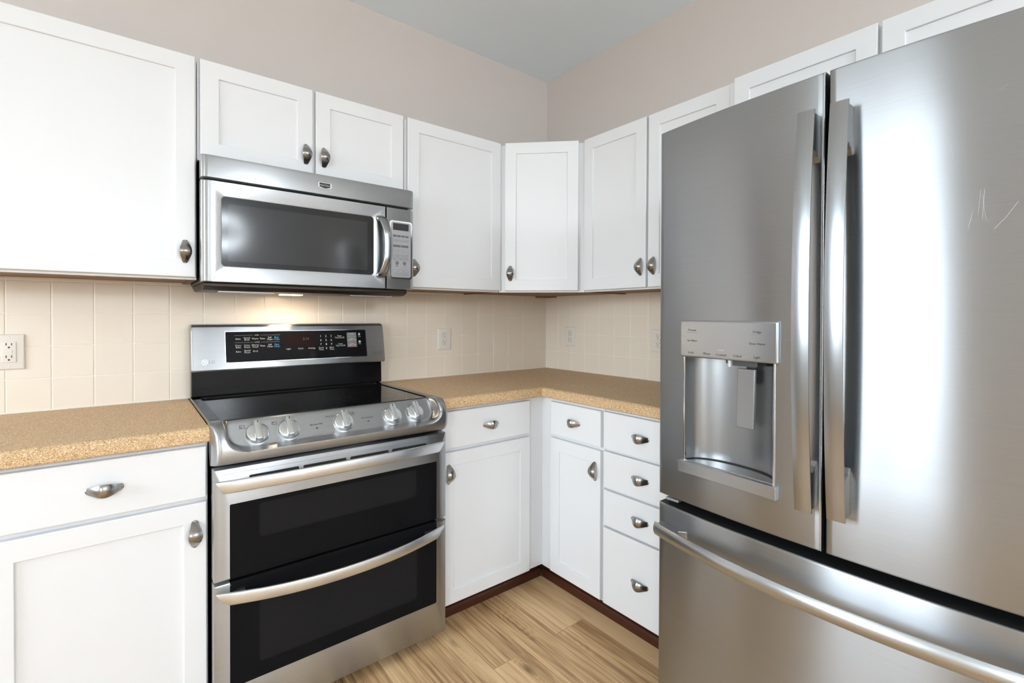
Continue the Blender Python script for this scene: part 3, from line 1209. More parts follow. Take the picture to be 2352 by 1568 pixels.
def kitchen_range():
    t = thing('electric_range', 'stainless double-oven electric range with black ceramic cooktop, below the microwave', 'range', (-1.519, -0.34, 0.0))
    X0, X1 = -1.897, -1.141
    bm = newbm()
    box(bm, X0 + 0.001, X1 - 0.001, -0.632, -0.030, 0.035, 0.805)
    box(bm, X0 + 0.001, X1 - 0.001, -0.588, -0.030, 0.8055, 0.9115)
    obj('body', bm, 'black', t, bevel=0.002)
    for x in (X0 + 0.06, X1 - 0.06):
        for y in (-0.58, -0.09):
            bm = newbm()
            cyl(bm, (x, y, 0.0), (0, 0, 1), 0.018, 0.014, 0.036, 16)
            obj('levelling_foot', bm, 'rubber', t)
    # cooktop
    bm = newbm()
    C = Frame((0, 0, 0.912), (1, 0, 0), (0, 0, 1))
    C.v = Vector((0, 1, 0))
    ring_plate(bm, C, (X0, X1, -0.600, -0.062), (X0 + 0.030, X1 - 0.030, -0.592, -0.100), 0.004, 0.010, 0.0, 0.0115, 0.0075)
    rim = obj('cooktop_rim', bm, 'black', t, bevel=0.002)
    for x in (X0 - 0.0012, X1 - 0.0008):
        bm = newbm()
        box(bm, x, x + 0.0022, -0.598, -0.065, 0.9145, 0.9225)
        obj('side_trim', bm, 'steel', rim)
    bm = newbm()
    plate(bm, C, X0 + 0.0302, X1 - 0.0302, -0.5918, -0.1002, 0.0005, 0.0085, 0.010, 0.001)
    top = obj('cooktop_glass', bm, 'cooktop', t)

    def ring(x, y, r, w=0.0011):
        b = newbm()
        S = 64
        for ra in (r,):
            vi = [b.verts.new((x + ra * math.cos(2 * math.pi * i / S), y + ra * math.sin(2 * math.pi * i / S), 0.9208)) for i in range(S)]
            vo = [b.verts.new((x + (ra + w) * math.cos(2 * math.pi * i / S), y + (ra + w) * math.sin(2 * math.pi * i / S), 0.9208)) for i in range(S)]
            for i in range(S):
                b.faces.new((vi[i], vo[i], vo[(i + 1) % S], vi[(i + 1) % S]))
        obj('burner_ring', b, 'ring', top)
    ring(-1.715, -0.43, 0.112)
    ring(-1.325, -0.43, 0.132)
    ring(-1.325, -0.43, 0.088)
    ring(-1.72, -0.205, 0.080)
    ring(-1.315, -0.205, 0.082)
    ring(-1.52, -0.185, 0.055)
    # vent slot strip at the back of the cooktop
    bm = newbm()
    extrude_x(bm, [(-0.100, 0.9235), (-0.095, 0.9300), (-0.066, 0.9330), (-0.066, 0.9235)], X0 + 0.03, X1 - 0.03)
    obj('rear_vent', bm, 'black', t, bevel=0.0015)
    # backguard
    bm = newbm()
    extrude_x(bm, [(-0.030, 0.9118), (-0.061, 0.9118), (-0.061, 0.9240), (-0.090, 0.9265), (-0.086, 1.036), (-0.030, 1.036)], X0 + 0.001, X1 - 0.001)
    obj('backguard_base', bm, 'black', t, bevel=0.003)
    P = [(-0.022, 1.024), (-0.116, 1.024), (-0.1215, 1.026), (-0.1235, 1.0305), (-0.1215, 1.040), (-0.0945, 1.176), (-0.0895, 1.192), (-0.080, 1.2005), (-0.066, 1.2035), (-0.030, 1.2035), (-0.022, 1.198)]
    bm = newbm()
    rr = []
    cy, cz = -0.07, 1.11
    for x, k in ((X0 + 0.0, 0.955), (X0 + 0.0015, 0.985), (X0 + 0.005, 1.0), (X1 - 0.005 + 0.003, 1.0), (X1 - 0.0015 + 0.003, 0.985), (X1 + 0.003, 0.955)):
        rr.append([(x, cy + (y - cy) * k, cz + (z - cz) * k) for y, z in P])
    loops(bm, rr, True, True)
    con = obj('control_console', bm, 'steel', t, auto=28)
    # frame on the sloping console face
    a, b = Vector((0, -0.1215, 1.040)), Vector((0, -0.0945, 1.176))
    G = Frame((0, 0, 0), (1, 0, 0), (0, -1, 0))
    v = (b - a).normalized()
    nn = Vector((1, 0, 0)).cross(v)
    if nn.y > 0:
        nn = -nn
    G.o = a - v * ((1.040) / v.z)
    G.v, G.n = v, nn
    sz = 1 / v.z     # so that v coordinate = height / v.z

    def H(z):
        return z * sz
    bm = newbm()
    plate(bm, G, -1.7860, -1.2260, H(1.0545), H(1.1725), 0.0002, 0.0016, 0.003, 0.0008)
    pan = obj('touch_panel', bm, 'glass', con)
    bm = newbm()
    ring_plate(bm, G, (-1.7885, -1.2235, H(1.052), H(1.175)), (-1.7862, -1.2258, H(1.0543), H(1.1727)), 0.004, 0.003, 0.0001, 0.0022, 0.0005)
    obj('panel_edge', bm, 'chrome', con)
    bm = newbm()
    plate(bm, G, -1.578, -1.452, H(1.1105), H(1.156), 0.0018, 0.0020, 0.002)
    obj('clock_display', bm, 'display', con)
    n = 0.0020
    bm = newbm()
    cols = [-1.7430, -1.7120, -1.6830, -1.6560, -1.6290]
    for u, s in zip(cols, ('Bake', 'Speed\nBroil', 'Warm', 'Pizza', 'Self\nClean')):
        text(bm, s, G, u, H(1.1440), n, 0.0092)
    for u, s in zip(cols, ('Conv.\nBake', 'Conv.\nRoast', 'Warm/\nProof', 'Pizza', 'Self\nClean')):
        text(bm, s, G, u, H(1.1150), n, 0.0092)
    for u, s in zip(cols[:3], ('Bake', 'Speed\nRoast', 'Broil')):
        text(bm, s, G, u, H(1.0945), n, 0.0092)
    for i, ch in enumerate('123456789'):
        text(bm, ch, G, -1.4270 + (i % 3) * 0.0225, H(1.1480 - (i // 3) * 0.0175), n, 0.0130)
    text(bm, 'Cook\nTime', G, -1.4270, H(1.0950), n, 0.0098)
    text(bm, '0', G, -1.4045, H(1.0955), n, 0.0130)
    text(bm, 'Start\nTime', G, -1.3820, H(1.0950), n, 0.0098)
    for u, s in ((-1.5590, 'Light'), (-1.5110, 'Clock'), (-1.4660, 'Settings')):
        text(bm, s, G, u, H(1.0985), n, 0.0092)
    text(bm, 'Upper\nTime On/Off', G, -1.3450, H(1.1440), n, 0.0098, squeeze=0.8)
    text(bm, 'Lower\nTime On/Off', G, -1.3430, H(1.1090), n, 0.0098, squeeze=0.8)
    text(bm, 'UPPER', G, -1.676, H(1.1580), n, 0.0055)
    text(bm, 'LOWER', G, -1.676, H(1.1300), n, 0.0055)
    for z in (1.1580, 1.1300):
        for ua, ub in ((-1.755, -1.690), (-1.662, -1.590)):
            fbox(bm, G, ua, ub, H(z) - 0.0002, H(z) + 0.0002, n, n + 0.0001)
    # small status icons
    plate(bm, G, -1.2590, -1.2515, H(1.1480), H(1.1590), n, n + 0.0001, 0.001)
    cyl(bm, G(-1.255, H(1.120), n), G.n, 0.0055, 0.0055, 0.0001, 16)
    text(bm, 'Lock', G, -1.255, H(1.1425), n, 0.0060)
    text(bm, 'Clean', G, -1.255, H(1.1105), n, 0.0055)
    text(bm, '2:14', G, -1.4880, H(1.1380), n, 0.0150)
    obj('lettering', bm, 'whiteink', con)
    bm = newbm()
    text(bm, 'Easy\nClean', G, -1.6030, H(1.1440), n, 0.0098)
    text(bm, 'Easy\nClean', G, -1.6030, H(1.1150), n, 0.0098)
    obj('blue_lettering', bm, 'blueink', con)['label'] = 'blue lettering'
    for za, zb in ((1.1465, 1.1620), (1.1200, 1.1430), (1.0985, 1.1190)):
        bm = newbm()
        plate(bm, G, -1.3120, -1.2690, H(za), H(zb), n, n + 0.0002, 0.001)
        obj('touch_key', bm, 'greykey', con)
    bm = newbm()
    for za, zb in ((1.1192, 1.1199), (1.0965, 1.0985)):
        fbox(bm, G, -1.3120, -1.2690, H(za), H(zb), n, n + 0.0003)
    obj('key_edge', bm, 'redink', con)
    bm = newbm()
    text(bm, 'START', G, -1.2905, H(1.1545), n + 0.0003, 0.0095)
    text(bm, 'Upper\nCLEAR / OFF', G, -1.2905, H(1.1318), n + 0.0003, 0.0085, squeeze=0.75)
    text(bm, 'Lower\nCLEAR / OFF', G, -1.2905, H(1.1090), n + 0.0003, 0.0085, squeeze=0.75)
    fbox(bm, G, -1.3120, -1.2690, H(1.1440), H(1.1455), n, n + 0.0003)
    obj('key_lettering', bm, 'whiteink', con)
    bm = newbm()
    cx, cz_ = -1.8560, 1.0600
    S = 28
    loops(bm, [[G(cx + r * math.cos(2 * math.pi * i / S), H(cz_) + r * math.sin(2 * math.pi * i / S), nn_) for i in range(S)]
               for r, nn_ in ((0.0098, 0.0001), (0.0098, 0.0011), (0.0086, 0.0011), (0.0086, 0.0001))])
    # face emblem: nose and smile strokes
    fbox(bm, G, cx - 0.0007, cx + 0.0005, H(cz_) - 0.003, H(cz_) + 0.0045, 0.0002, 0.0010)
    fbox(bm, G, cx - 0.0007, cx + 0.0035, H(cz_) - 0.003, H(cz_) - 0.0020, 0.0002, 0.0010)
    fbox(bm, G, cx + 0.001, cx + 0.0062, H(cz_) + 0.0002, H(cz_) + 0.0012, 0.0002, 0.0010)
    cyl(bm, G(cx - 0.0040, H(cz_) + 0.0030, 0.0002), G.n, 0.0011, 0.0011, 0.0008, 10)
    obj('emblem', bm, 'chrome', con)
    bm = newbm()
    text(bm, 'LG', G, -1.8330, H(1.0600), 0.0008, 0.0170, depth=0.0004)
    obj('emblem_letters', bm, 'paleink', con)
    bm = newbm()
    for i, ch in enumerate(('K', 'W', 'O', '4')):
        u = -1.1950 + i * 0.0130
        text(bm, ch, G, u, H(1.0660), 0.0004, 0.0075)
    for z in (1.0598, 1.0715):
        fbox(bm, G, -1.2025, -1.1490, H(z) - 0.0003, H(z) + 0.0003, 0.0002, 0.0004)
    obj('status_icons', bm, 'ink', con)

    # bull-nosed knob panel: outer shell with a scooped recess for the knobs
    O = [(-0.590, .9235), (-0.618, .9238), (-0.645, .9225), (-0.668, .9165), (-0.686, .9060), (-0.698, .8930), (-0.7050, .8790), (-0.7080, .8650), (-0.7085, .8520), (-0.7070, .8400), (-0.7025, .8270), (-0.695, .8175), (-0.684, .8110), (-0.668, .8070), (-0.64, .8060)]
    I = [(-0.590, .9230), (-0.602, .9215), (-0.612, .9150), (-0.621, .9050), (-0.632, .8925), (-0.643, .8800), (-0.653, .8690), (-0.662, .8590), (-0.671, .8500), (-0.686, .8420), (-0.6985, .8270), (-0.695, .8175), (-0.684, .8110), (-0.668, .8070), (-0.64, .8060)]

    def resample(Pts, k):
        # linear subdivision
        out = []
        for (y0, z0), (y1, z1) in zip(Pts[:-1], Pts[1:]):
            for i in range(k):
                f = i / k
                out.append((y0 + (y1 - y0) * f, z0 + (z1 - z0) * f))
        out.append(Pts[-1])
        return out

    def smooth(Pts, it):
        for _ in range(it):
            Pts = [Pts[0]] + [((a[0] + 2 * b_[0] + c[0]) / 4, (a[1] + 2 * b_[1] + c[1]) / 4) for a, b_, c in zip(Pts[:-2], Pts[1:-1], Pts[2:])] + [Pts[-1]]
        return Pts
    Os, Is = smooth(resample(O, 5), 12), smooth(resample(I, 5), 8)
    nt_ = len(Os)
    NX = 150
    bm = newbm()
    px0, px1 = X0 - 0.003, X1 + 0.004
    grid = []
    xs = []
    for i in range(NX + 1):
        s = i / NX
        # denser towards the ends
        s = 0.5 - 0.5 * math.cos(math.pi * s) if True else s
        xs.append(px0 + (px1 - px0) * s)
    for x in xs:
        col = []
        de = min(x - px0, px1 - x)
        endk = 1.0
        R = 0.022
        if de < R:
            endk = math.sqrt(max(0.0, 1 - ((R - de) / R) ** 2))
        for j in range(nt_):
            tt = j / (nt_ - 1)
            # recess mask: rounded-bottom opening, tt about 0.62 is the lip
            u = (x - (-1.519)) / 0.343
            w = abs(u)
            lim = 0.60
            rc = 0.26
            # signed distance in a space where the corner is round
            ax, ay = w * 0.343 - (0.343 - 0.060), (tt - (lim - rc)) / rc * 0.060
            ax, ay = max(ax, 0), max(ay, 0)
            dd = math.hypot(ax, ay) - 0.060
            mk = 1 - smoothstep(-0.010, 0.0045, dd)
            y = Os[j][0] * (1 - mk) + Is[j][0] * mk
            z = Os[j][1] * (1 - mk) + Is[j][1] * mk
            y = -0.640 + (y + 0.640) * (0.35 + 0.65 * endk) if y < -0.640 else y
            col.append(bm.verts.new((x, y, z)))
        grid.append(col)
    for i in range(NX):
        for j in range(nt_ - 1):
            bm.faces.new((grid[i][j], grid[i + 1][j], grid[i + 1][j + 1], grid[i][j + 1]))
    for col in (grid[0], grid[-1]):
        c0 = bm.verts.new((col[0].co.x, -0.60, 0.86))
        for j in range(nt_ - 1):
            bm.faces.new((col[j], col[j + 1], c0))
    kp = obj('knob_panel', bm, 'steel', t, auto=55)
    # knobs
    nrm = Vector((0, -0.755, 0.656)).normalized()
    upv = Vector((0, 0.656, 0.755)).normalized()
    K = Frame((0, -0.6450, 0.8775), (1, 0, 0), nrm)
    K.v = upv

    def knob(x):
        b = newbm()
        base = K(x, 0, -0.002)
        lathe(b, base, nrm, [(0.0345, 0), (0.0345, 0.004), (0.0325, 0.0048), (0.0325, 0.012), (0.0315, 0.017), (0.0285, 0.0195), (0.010, 0.0205)], 40)
        kb = obj('knob', b, 'knobsteel', t, auto=40)
        b = newbm()
        h0, h1 = 0.0175, 0.0335
        rings = []
        for n_, ins in ((h0, 0), (h1 - 0.004, 0.0005), (h1 - 0.001, 0.0015), (h1, 0.0035)):
            rr_ = rrect(x - 0.0108 + ins, x + 0.0108 - ins, -0.0310 + ins, 0.0345 - ins, 0.004, 4)
            rings.append([K(a_, b_, n_) for a_, b_ in rr_])
        loops(b, rings, True, True)
        obj('grip', b, 'knobsteel', kb, auto=40)
        b = newbm()
        fbox(b, K, x - 0.0011, x + 0.0011, 0.0240, 0.0305, h1, h1 + 0.0003)
        obj('pointer_mark', b, 'ink', kb)
        b = newbm()
        lathe(b, K(x, 0, -0.0035), nrm, [(0.0365, 0), (0.0365, 0.002), (0.034, 0.0022)], 40)
        obj('skirt_gap', b, 'blackmatte', kb)
    for x in (-1.7785, -1.6895, -1.5185, -1.3445, -1.2555):
        knob(x)
    bm = newbm()
    for x, s in ((-1.6045, 'Burner On'), (-1.4335, 'Hot Surface')):
        text(bm, s, K, x, 0.008, 0.0022, 0.0090)
        cyl(bm, K(x, -0.006, 0.0015), nrm, 0.0022, 0.0022, 0.0008, 12)
    for x, dx, fill in ((-1.7785, -0.037, (0, 0)), (-1.6895, -0.037, (0, 1)), (-1.5185, 0.037, (1, 1))):
        u0 = x + dx - 0.007
        for q in ((u0, u0 + 0.014, 0.026, 0.0266), (u0, u0 + 0.014, 0.0354, 0.036), (u0, u0 + 0.0006, 0.026, 0.036), (u0 + 0.0134, u0 + 0.014, 0.026, 0.036)):
            fbox(bm, K, q[0], q[1], q[2], q[3], 0.0018, 0.0022)
        cyl(bm, K(u0 + 0.004 + 0.006 * fill[0], 0.029 + 0.004 * fill[1], 0.0018), nrm, 0.0014, 0.0014, 0.0005, 10)
    text(bm, 'Warm Zone', K, -1.556, 0.031, 0.0022, 0.0062)
    obj('panel_lettering', bm, 'ink', t)

    # oven doors
    DF = Frame((0, -0.640, 0), (1, 0, 0), (0, -1, 0))
    DD = 0.040

    def oven_door(z0, z1, gz0, gz1, inner, hz, hbow, vents):
        b = newbm()
        O2 = rrect(X0 + 0.0005, X1, z0, z1, 0.003)
        gx0, gx1 = -1.8560, -1.1810
        rings = [[DF(u_, v_, 0.001) for u_, v_ in O2]]
        for d, n_ in ((0, DD - 0.004), (0.0012, DD - 0.0012), (0.004, DD)):
            rings.append([DF(u_, v_, n_) for u_, v_ in rrect(X0 + 0.0005 + d, X1 - d, z0 + d * 0.5, z1 - d, 0.003)])
        if gz0 <= z0 + 0.001:
            gz0i = z0 + 0.004
        else:
            gz0i = gz0
        gz1i = min(gz1, z1 - 0.006)
        Ig = rrect(gx0, gx1, gz0i, gz1i, 0.006 if gz0 > z0 + 0.001 else 0.003)
        rings.append([DF(u_, v_, DD) for u_, v_ in Ig])
        rings.append([DF(u_, v_, DD - 0.004) for u_, v_ in Ig])
        loops(b, rings, True, False)
        d_ = obj('oven_door', b, 'steel', t, auto=35)
        b = newbm()
        loops(b, [[DF(u_, v_, DD - 0.0035) for u_, v_ in Ig], [DF(u_, v_, DD - 0.0006) for u_, v_ in Ig]], True, True)
        if gz0 <= z0 + 0.001:
            fbox(b, DF, gx0, gx1, z0 - 0.0003, z0 + 0.0048, 0.012, DD + 0.0004)
        else:
            fbox(b, DF, gx0, gx1, z1 - 0.0064, z1 + 0.0003, 0.006, DD + 0.0004)
        obj('glass_panel', b, 'glass', d_)
        b = newbm()
        J = rrect(inner[0], inner[1], inner[2], inner[3], 0.010)
        loops(b, [[DF(u_, v_, DD - 0.00055) for u_, v_ in J], [DF(u_, v_, DD - 0.00045) for u_, v_ in J]], True, True)
        obj('oven_window', b, 'glassinner', d_)
        if vents:
            for ua, ub in vents:
                b = newbm()
                plate(b, DF, ua, ub, 0.7590, 0.7700, DD - 0.002, DD + 0.0002, 0.004)
                obj('vent_slot', b, 'blackmatte', d_)
            b = newbm()
            fbox(b, DF, X0 + 0.012, X1 - 0.012, 0.7830, 0.7842, DD - 0.001, DD + 0.0006)
            obj('pressed_line', b, 'steel', d_)
        # bowed bar handle
        b = newbm()
        hx0, hx1 = X0 + 0.003, X1 - 0.014
        NN = 48
        rings = []
        for i in range(NN + 1):
            s = -1 + 2 * i / NN
            x = (hx0 + hx1) / 2 + (hx1 - hx0) / 2 * s
            k = 1 - abs(s) ** 2.0
            out = 0.016 + 0.044 * (1 - abs(s) ** 2.2)
            zc = hz + hbow * k
            hh = 0.0185
            thk = 0.013 * min(1.0, (1 - abs(s)) * 9 + 0.12)
            # slanted pointed ends: the lower edge is shorter
            sh = -0.012 * s * smoothstep(0.9, 1.0, abs(s))
            pts = [(out, hh - 0.0015), (out + 0.0012, hh - 0.004), (out + 0.0020, 0), (out + 0.0012, -hh + 0.004), (out, -hh + 0.0015), (out - 0.004, -hh),
                   (out - thk, -hh + 0.004), (out - thk, hh - 0.004), (out - 0.004, hh)]
            rings.append([DF(x + sh * (0.5 - zz / (2 * hh)) * 2, zc + zz, DD + o_) for o_, zz in pts])
        loops(b, rings, True, True)
        for s in (-1, 1):
            x = (hx0 + hx1) / 2 + s * ((hx1 - hx0) / 2 - 0.058)
            fbox(b, DF, x - 0.018, x + 0.018, hz - 0.008 + hbow * 0.25, hz + 0.009 + hbow * 0.25, DD + 0.0003, DD + 0.020)
        obj('handle', b, 'barsteel', d_, auto=45)
        return d_
    oven_door(0.4790, 0.7985, 0.4760, 0.6945, (-1.7785, -1.2650, 0.5810, 0.6805), 0.7505, 0.009,
              [(-1.806, -1.668), (-1.655, -1.520), (-1.507, -1.372), (-1.359, -1.224)])
    oven_door(0.0440, 0.4700, 0.1630, 0.4665, (-1.7790, -1.2620, 0.2080, 0.3900), 0.4370, -0.016, None)
    # drawer plinth under the lower door
    bm = newbm()
    box(bm, X0 + 0.02, X1 - 0.02, -0.60, -0.58, 0.004, 0.036)
    obj('plinth', bm, 'blackmatte', t)
    return t


M['knobsteel'] = steel('satin_knob_steel', 0.72, 0.26, 0.3, (0.1, 0.1, 1), (2, 2, 2), 0.0)
kitchen_range()

# ------------------------------------------------------------------ refrigerator


def refrigerator():
    YC, HWD = -1.851, 0.4535
    t = thing('refrigerator', 'large stainless french-door refrigerator with ice and water dispenser in its left door', 'refrigerator', (-0.42, YC, 0.0))

    def front(y):
        u = (y - YC) / HWD
        return -0.8215 - 0.0325 * (1 - u * u)
    bm = newbm()
    box(bm, -0.742, -0.035, YC - HWD + 0.004, YC + HWD - 0.004, 0.03, 1.755)
    obj('case', bm, 'greycase', t, bevel=0.004)
    for x in (-0.68, -0.10):
        for y in (YC - 0.38, YC + 0.38):
            bm = newbm()
            cyl(bm, (x, y, 0.0), (0, 0, 1), 0.022, 0.022, 0.031, 16)
            obj('levelling_foot', bm, 'rubber', t)
    bm = newbm()
    box(bm, -0.735, -0.70, YC - HWD + 0.02, YC + HWD - 0.02, 0.012, 0.062)
    obj('kick_grille', bm, 'greycase', t)
    BX = -0.752   # back of the doors

    def curved_door(name, ya, yb, z0, z1, hole=None, ny=30, rnd=0.005):
        """Door slab whose front follows the shallow curve; ya is the left edge, yb the right (ya > yb)."""
        b = newbm()
        ys = [ya + (yb - ya) * i / ny for i in range(ny + 1)]
        zs = [z0, z0 + 0.0006, z0 + 0.002, z0 + rnd] + [z0 + rnd + (z1 - z0 - 2 * rnd) * i / 6 for i in range(1, 6)] + [z1 - rnd, z1 - 0.002, z1 - 0.0006, z1]
        ys = sorted(set(ys + [ya, ya - 0.0005, ya - 0.002, ya - rnd, yb + rnd, yb + 0.002, yb + 0.0005, yb]), reverse=True)
        if hole:
            ys = sorted(set([y for y in ys if min(abs(y - hole[0]), abs(y - hole[1])) > 0.004] + [hole[0], hole[1]]), reverse=True)
            zs = sorted(set(zs + [hole[2], hole[3]]))

        def xf(y, z):
            d = min(ya - y, y - yb)
            e = min(z - z0, z1 - z)
            def rr(q):
                return 0 if q >= rnd else rnd - math.sqrt(max(0, rnd * rnd - (rnd - q) ** 2))
            return front(y) + min(rnd, math.hypot(rr(d), rr(e)))
        g = [[b.verts.new((xf(y, z), y, z)) for z in zs] for y in ys]
        for i in range(len(ys) - 1):
            for j in range(len(zs) - 1):
                if hole and hole[1] - 1e-6 <= ys[i + 1] and ys[i] <= hole[0] + 1e-6 and hole[2] - 1e-6 <= zs[j] and zs[j + 1] <= hole[3] + 1e-6:
                    continue
                b.faces.new((g[i][j], g[i + 1][j], g[i + 1][j + 1], g[i][j + 1]))
        # sides and back
        def side(idx):
            vb = [b.verts.new((BX, v.co.y, v.co.z)) for v in idx]
            for k in range(len(idx) - 1):
                b.faces.new((idx[k], idx[k + 1], vb[k + 1], vb[k])).material_index = 1
        side(g[0])
        side(g[-1])
        side([c[0] for c in g])
        side([c[-1] for c in g])
        b.faces.new([b.verts.new(p) for p in ((BX, ya, z0), (BX, yb, z0), (BX, yb, z1), (BX, ya, z1))])
        bmesh.ops.remove_doubles(b, verts=b.verts[:], dist=0.00005)
        return obj(name, b, ['fridgesteel', 'blackmatte'], t, auto=50)

    ZB0, ZT0 = 0.7035, 1.790
    yl, yg, yr = YC + HWD, -1.851, YC - HWD
    HO = (-1.4905, -1.7415, 0.826, 1.126)
    ld = curved_door('left_door', yl, yg + 0.0035, ZB0, ZT0, HO)
    rd = curved_door('right_door', yg - 0.0045, yr, ZB0, ZT0)
    fd = curved_door('freezer_drawer', yl, yr, 0.075, 0.6765, None, 44)
    def scratch(y, z, dy, dz, w):
        b = newbm()
        q = [(front(yy) - 0.0003, yy, zz) for yy, zz in ((y, z), (y + dy * 0.5, z + dz * 0.4 + w * 3), (y + dy, z + dz))]
        for p0, p1 in zip(q[:-1], q[1:]):
            b.faces.new([b.verts.new(p) for p in (p0, p1, (p1[0], p1[1] + w, p1[2] + w), (p0[0], p0[1] + w, p0[2] + w))])
        obj('scratch', b, 'scratch', rd)['label'] = 'fine pale scratch'
    for a_ in ((-2.118, 1.655, -0.030, -0.012), (-2.125, 1.650, -0.012, 0.010), (-2.098, 1.430, -0.004, 0.045), (-2.104, 1.420, -0.003, 0.055),
               (-2.110, 1.415, 0.006, 0.050), (-2.085, 1.405, -0.006, 0.030), (-2.120, 1.400, -0.030, 0.045), (-2.060, 1.570, -0.003, -0.030)):
        scratch(*a_, 0.00022)
    # dark gasket space
    bm = newbm()
    box(bm, BX + 0.0005, -0.7425, YC - HWD + 0.012, YC + HWD - 0.012, 0.08, 1.775)
    obj('gasket', bm, 'blackmatte', t)
    # hinge at the lower left corner of the door and covers on top
    bm = newbm()
    box(bm, -0.805, -0.745, yl - 0.055, yl - 0.012, 0.6825, 0.6905)
    obj('hinge', bm, 'silverplastic', t, bevel=0.002)
    for y in (yl - 0.07, yr + 0.07):
        bm = newbm()
        box(bm, -0.735, -0.65, y - 0.035, y + 0.035, 1.7550, 1.7900)
        obj('hinge_cover', bm, 'greycase', t, bevel=0.004)

    # bowed door handles
    def vhandle(yc, parent, w=0.0350):
        b = newbm()
        z0, z1 = 0.800, 1.697
        NN = 40
        rings = []
        for i in range(NN + 1):
            s = -1 + 2 * i / NN
            z = (z0 + z1) / 2 + (z1 - z0) / 2 * s
            out = 0.044 + 0.026 * (1 - abs(s) ** 2.0)
            xo = front(yc) - out
            hw_ = w / 2
            pts = []
            for k in range(9):
                q = -1 + 2 * k / 8
                pts.append((xo - 0.0018 * (1 - q * q), yc - q * hw_))
            pts += [(xo + 0.004, yc - hw_), (xo + 0.0065, yc - hw_ + 0.003), (xo + 0.0065, yc + hw_ - 0.003), (xo + 0.004, yc + hw_)]
            rings.append([(x, y, z) for x, y in pts])
        loops(b, rings, True, True)
        h = obj('handle', b, 'handlesteel', parent, auto=40)
        for za, zb_ in ((z0 + 0.004, z0 + 0.088), (z1 - 0.088, z1 - 0.004)):
            b = newbm()
            xf_ = front(yc)
            s = 1 if za > 1.2 else -1
            zi = za if s > 0 else zb_
            zo = zb_ if s > 0 else za
            prof = [(xf_ - 0.0006, zo), (xf_ - 0.039, zo), (xf_ - 0.046, zi), (xf_ - 0.030, zi), (xf_ - 0.012, zi - s * 0.010), (xf_ - 0.0006, zi - s * 0.022)]
            loops(b, [[(x, y, z) for x, z in prof] for y in (yc - 0.0135, yc + 0.0135)], True, True)
            obj('handle_mount', b, 'handlesteel', parent, bevel=0.0015)
        return h
    vhandle(-1.8305 + 0.0060, ld)
    vhandle(-1.8965 + 0.0075, rd)
    # freezer handle: long horizontal bowed bar
    b = newbm()
    ya, yb = yl - 0.006, yr + 0.006
    NN = 60
    rings = []
    for i in range(NN + 1):
        s = -1 + 2 * i / NN
        y = (ya + yb) / 2 + (yb - ya) / 2 * s
        out = 0.030 + 0.034 * (1 - abs(s) ** 2.0)
        xo = -0.8215 - 0.0325 * (1 - s * s) - out
        pts = []
        zc, hh = 0.604 + 0.002, 0.0185
        for k in range(9):
            q = -1 + 2 * k / 8
            pts.append((xo - 0.007 * (1 - q * q), zc + q * hh))
        pts += [(xo + 0.004, zc + hh), (xo + 0.0065, zc + hh - 0.003), (xo + 0.0065, zc - hh + 0.003), (xo + 0.004, zc - hh)]
        rings.append([(x, y, z) for x, z in pts])
    loops(b, rings, True, True)
    obj('handle', b, 'fridgebar', fd, auto=40)
    for s in (-1, 1):
        b = newbm()
        y0 = YC + s * (HWD - 0.012)
        y1 = YC + s * (HWD - 0.105)
        loops(b, [[(front(y) + dx_ * 1.0, y, z) for y, dx_ in ((y0, -0.0006), (y0, -0.030), (y1, -0.042), (y1 + s * 0.02, -0.018), (y1, -0.0006))] for z in (0.592, 0.622)], True, True)
        obj('handle_mount', b, 'fridgebar', fd, bevel=0.0015)

    # dispenser
    a, c = Vector((front(-1.4905), -1.4905, 0)), Vector((front(-1.7415), -1.7415, 0))
    W = Frame((0, 0, 0), (c - a), (0, 0, 0))
    W.u = (c - a).normalized()
    W.n = Vector((W.u.y, -W.u.x, 0))
    if W.n.x > 0:
        W.n = -W.n
    W.o = a
    width = (c - a).length
    # niche with a curved back
    b = newbm()
    S = 28
    dep = 0.070
    arc = []
    for i in range(S + 1):
        f = i / S
        q = -1 + 2 * f
        arc.append((width * f, -dep * math.sqrt(max(0, 1 - abs(q) ** 2.4)) + 0.0))
    rr = []
    for z in (0.828, 0.95, 1.126):
        rr.append([W(u_, z, n_ - 0.001) for u_, n_ in arc])
    loops(b, rr, False, False, closed=False)
    nic = obj('dispenser_niche', b, 'nichesteel', ld, smooth=True)
    b = newbm()
    b.faces.new([b.verts.new(W(u_, 1.1255, n_ - 0.001)) for u_, n_ in arc])
    obj('niche_top', b, 'greycase', nic)
    b = newbm()
    pts = [(u_, n_ - 0.001) for u_, n_ in arc]
    loops(b, [[W(u_, 0.8262, n_) for u_, n_ in pts], [W(u_, 0.8290, n_) for u_, n_ in pts]], True, True)
    obj('drip_tray', b, 'chromeplate', nic)
    # chrome rim along the back of the tray
    b = newbm()
    rim = []
    for u_, n_ in arc:
        p0 = W(u_, 0.829, n_ + 0.0002)
        rim.append([p0, p0 + W.n * 0.0022 + Vector((0, 0, 0.0)), p0 + W.n * 0.0022 + Vector((0, 0, 0.0025)), p0 + Vector((0, 0, 0.0025))])
    loops(b, rim, True, True)
    obj('tray_rim', b, 'blackmatte', nic)
    # side rails
    for u_ in (-0.0030, width - 0.0010):
        b = newbm()
        plate(b, W, u_, u_ + 0.0045, 0.8265, 1.1255, -0.004, 0.0030, 0.0010, 0.001)
        obj('side_rail', b, 'chrome', nic)
    # tray front lip
    b = newbm()
    plate(b, W, -0.0125, width + 0.0125, 0.7945, 0.8270, -0.004, 0.0135, 0.001, 0.0012)
    obj('tray_front', b, 'steel', nic)
    # control panel
    b = newbm()
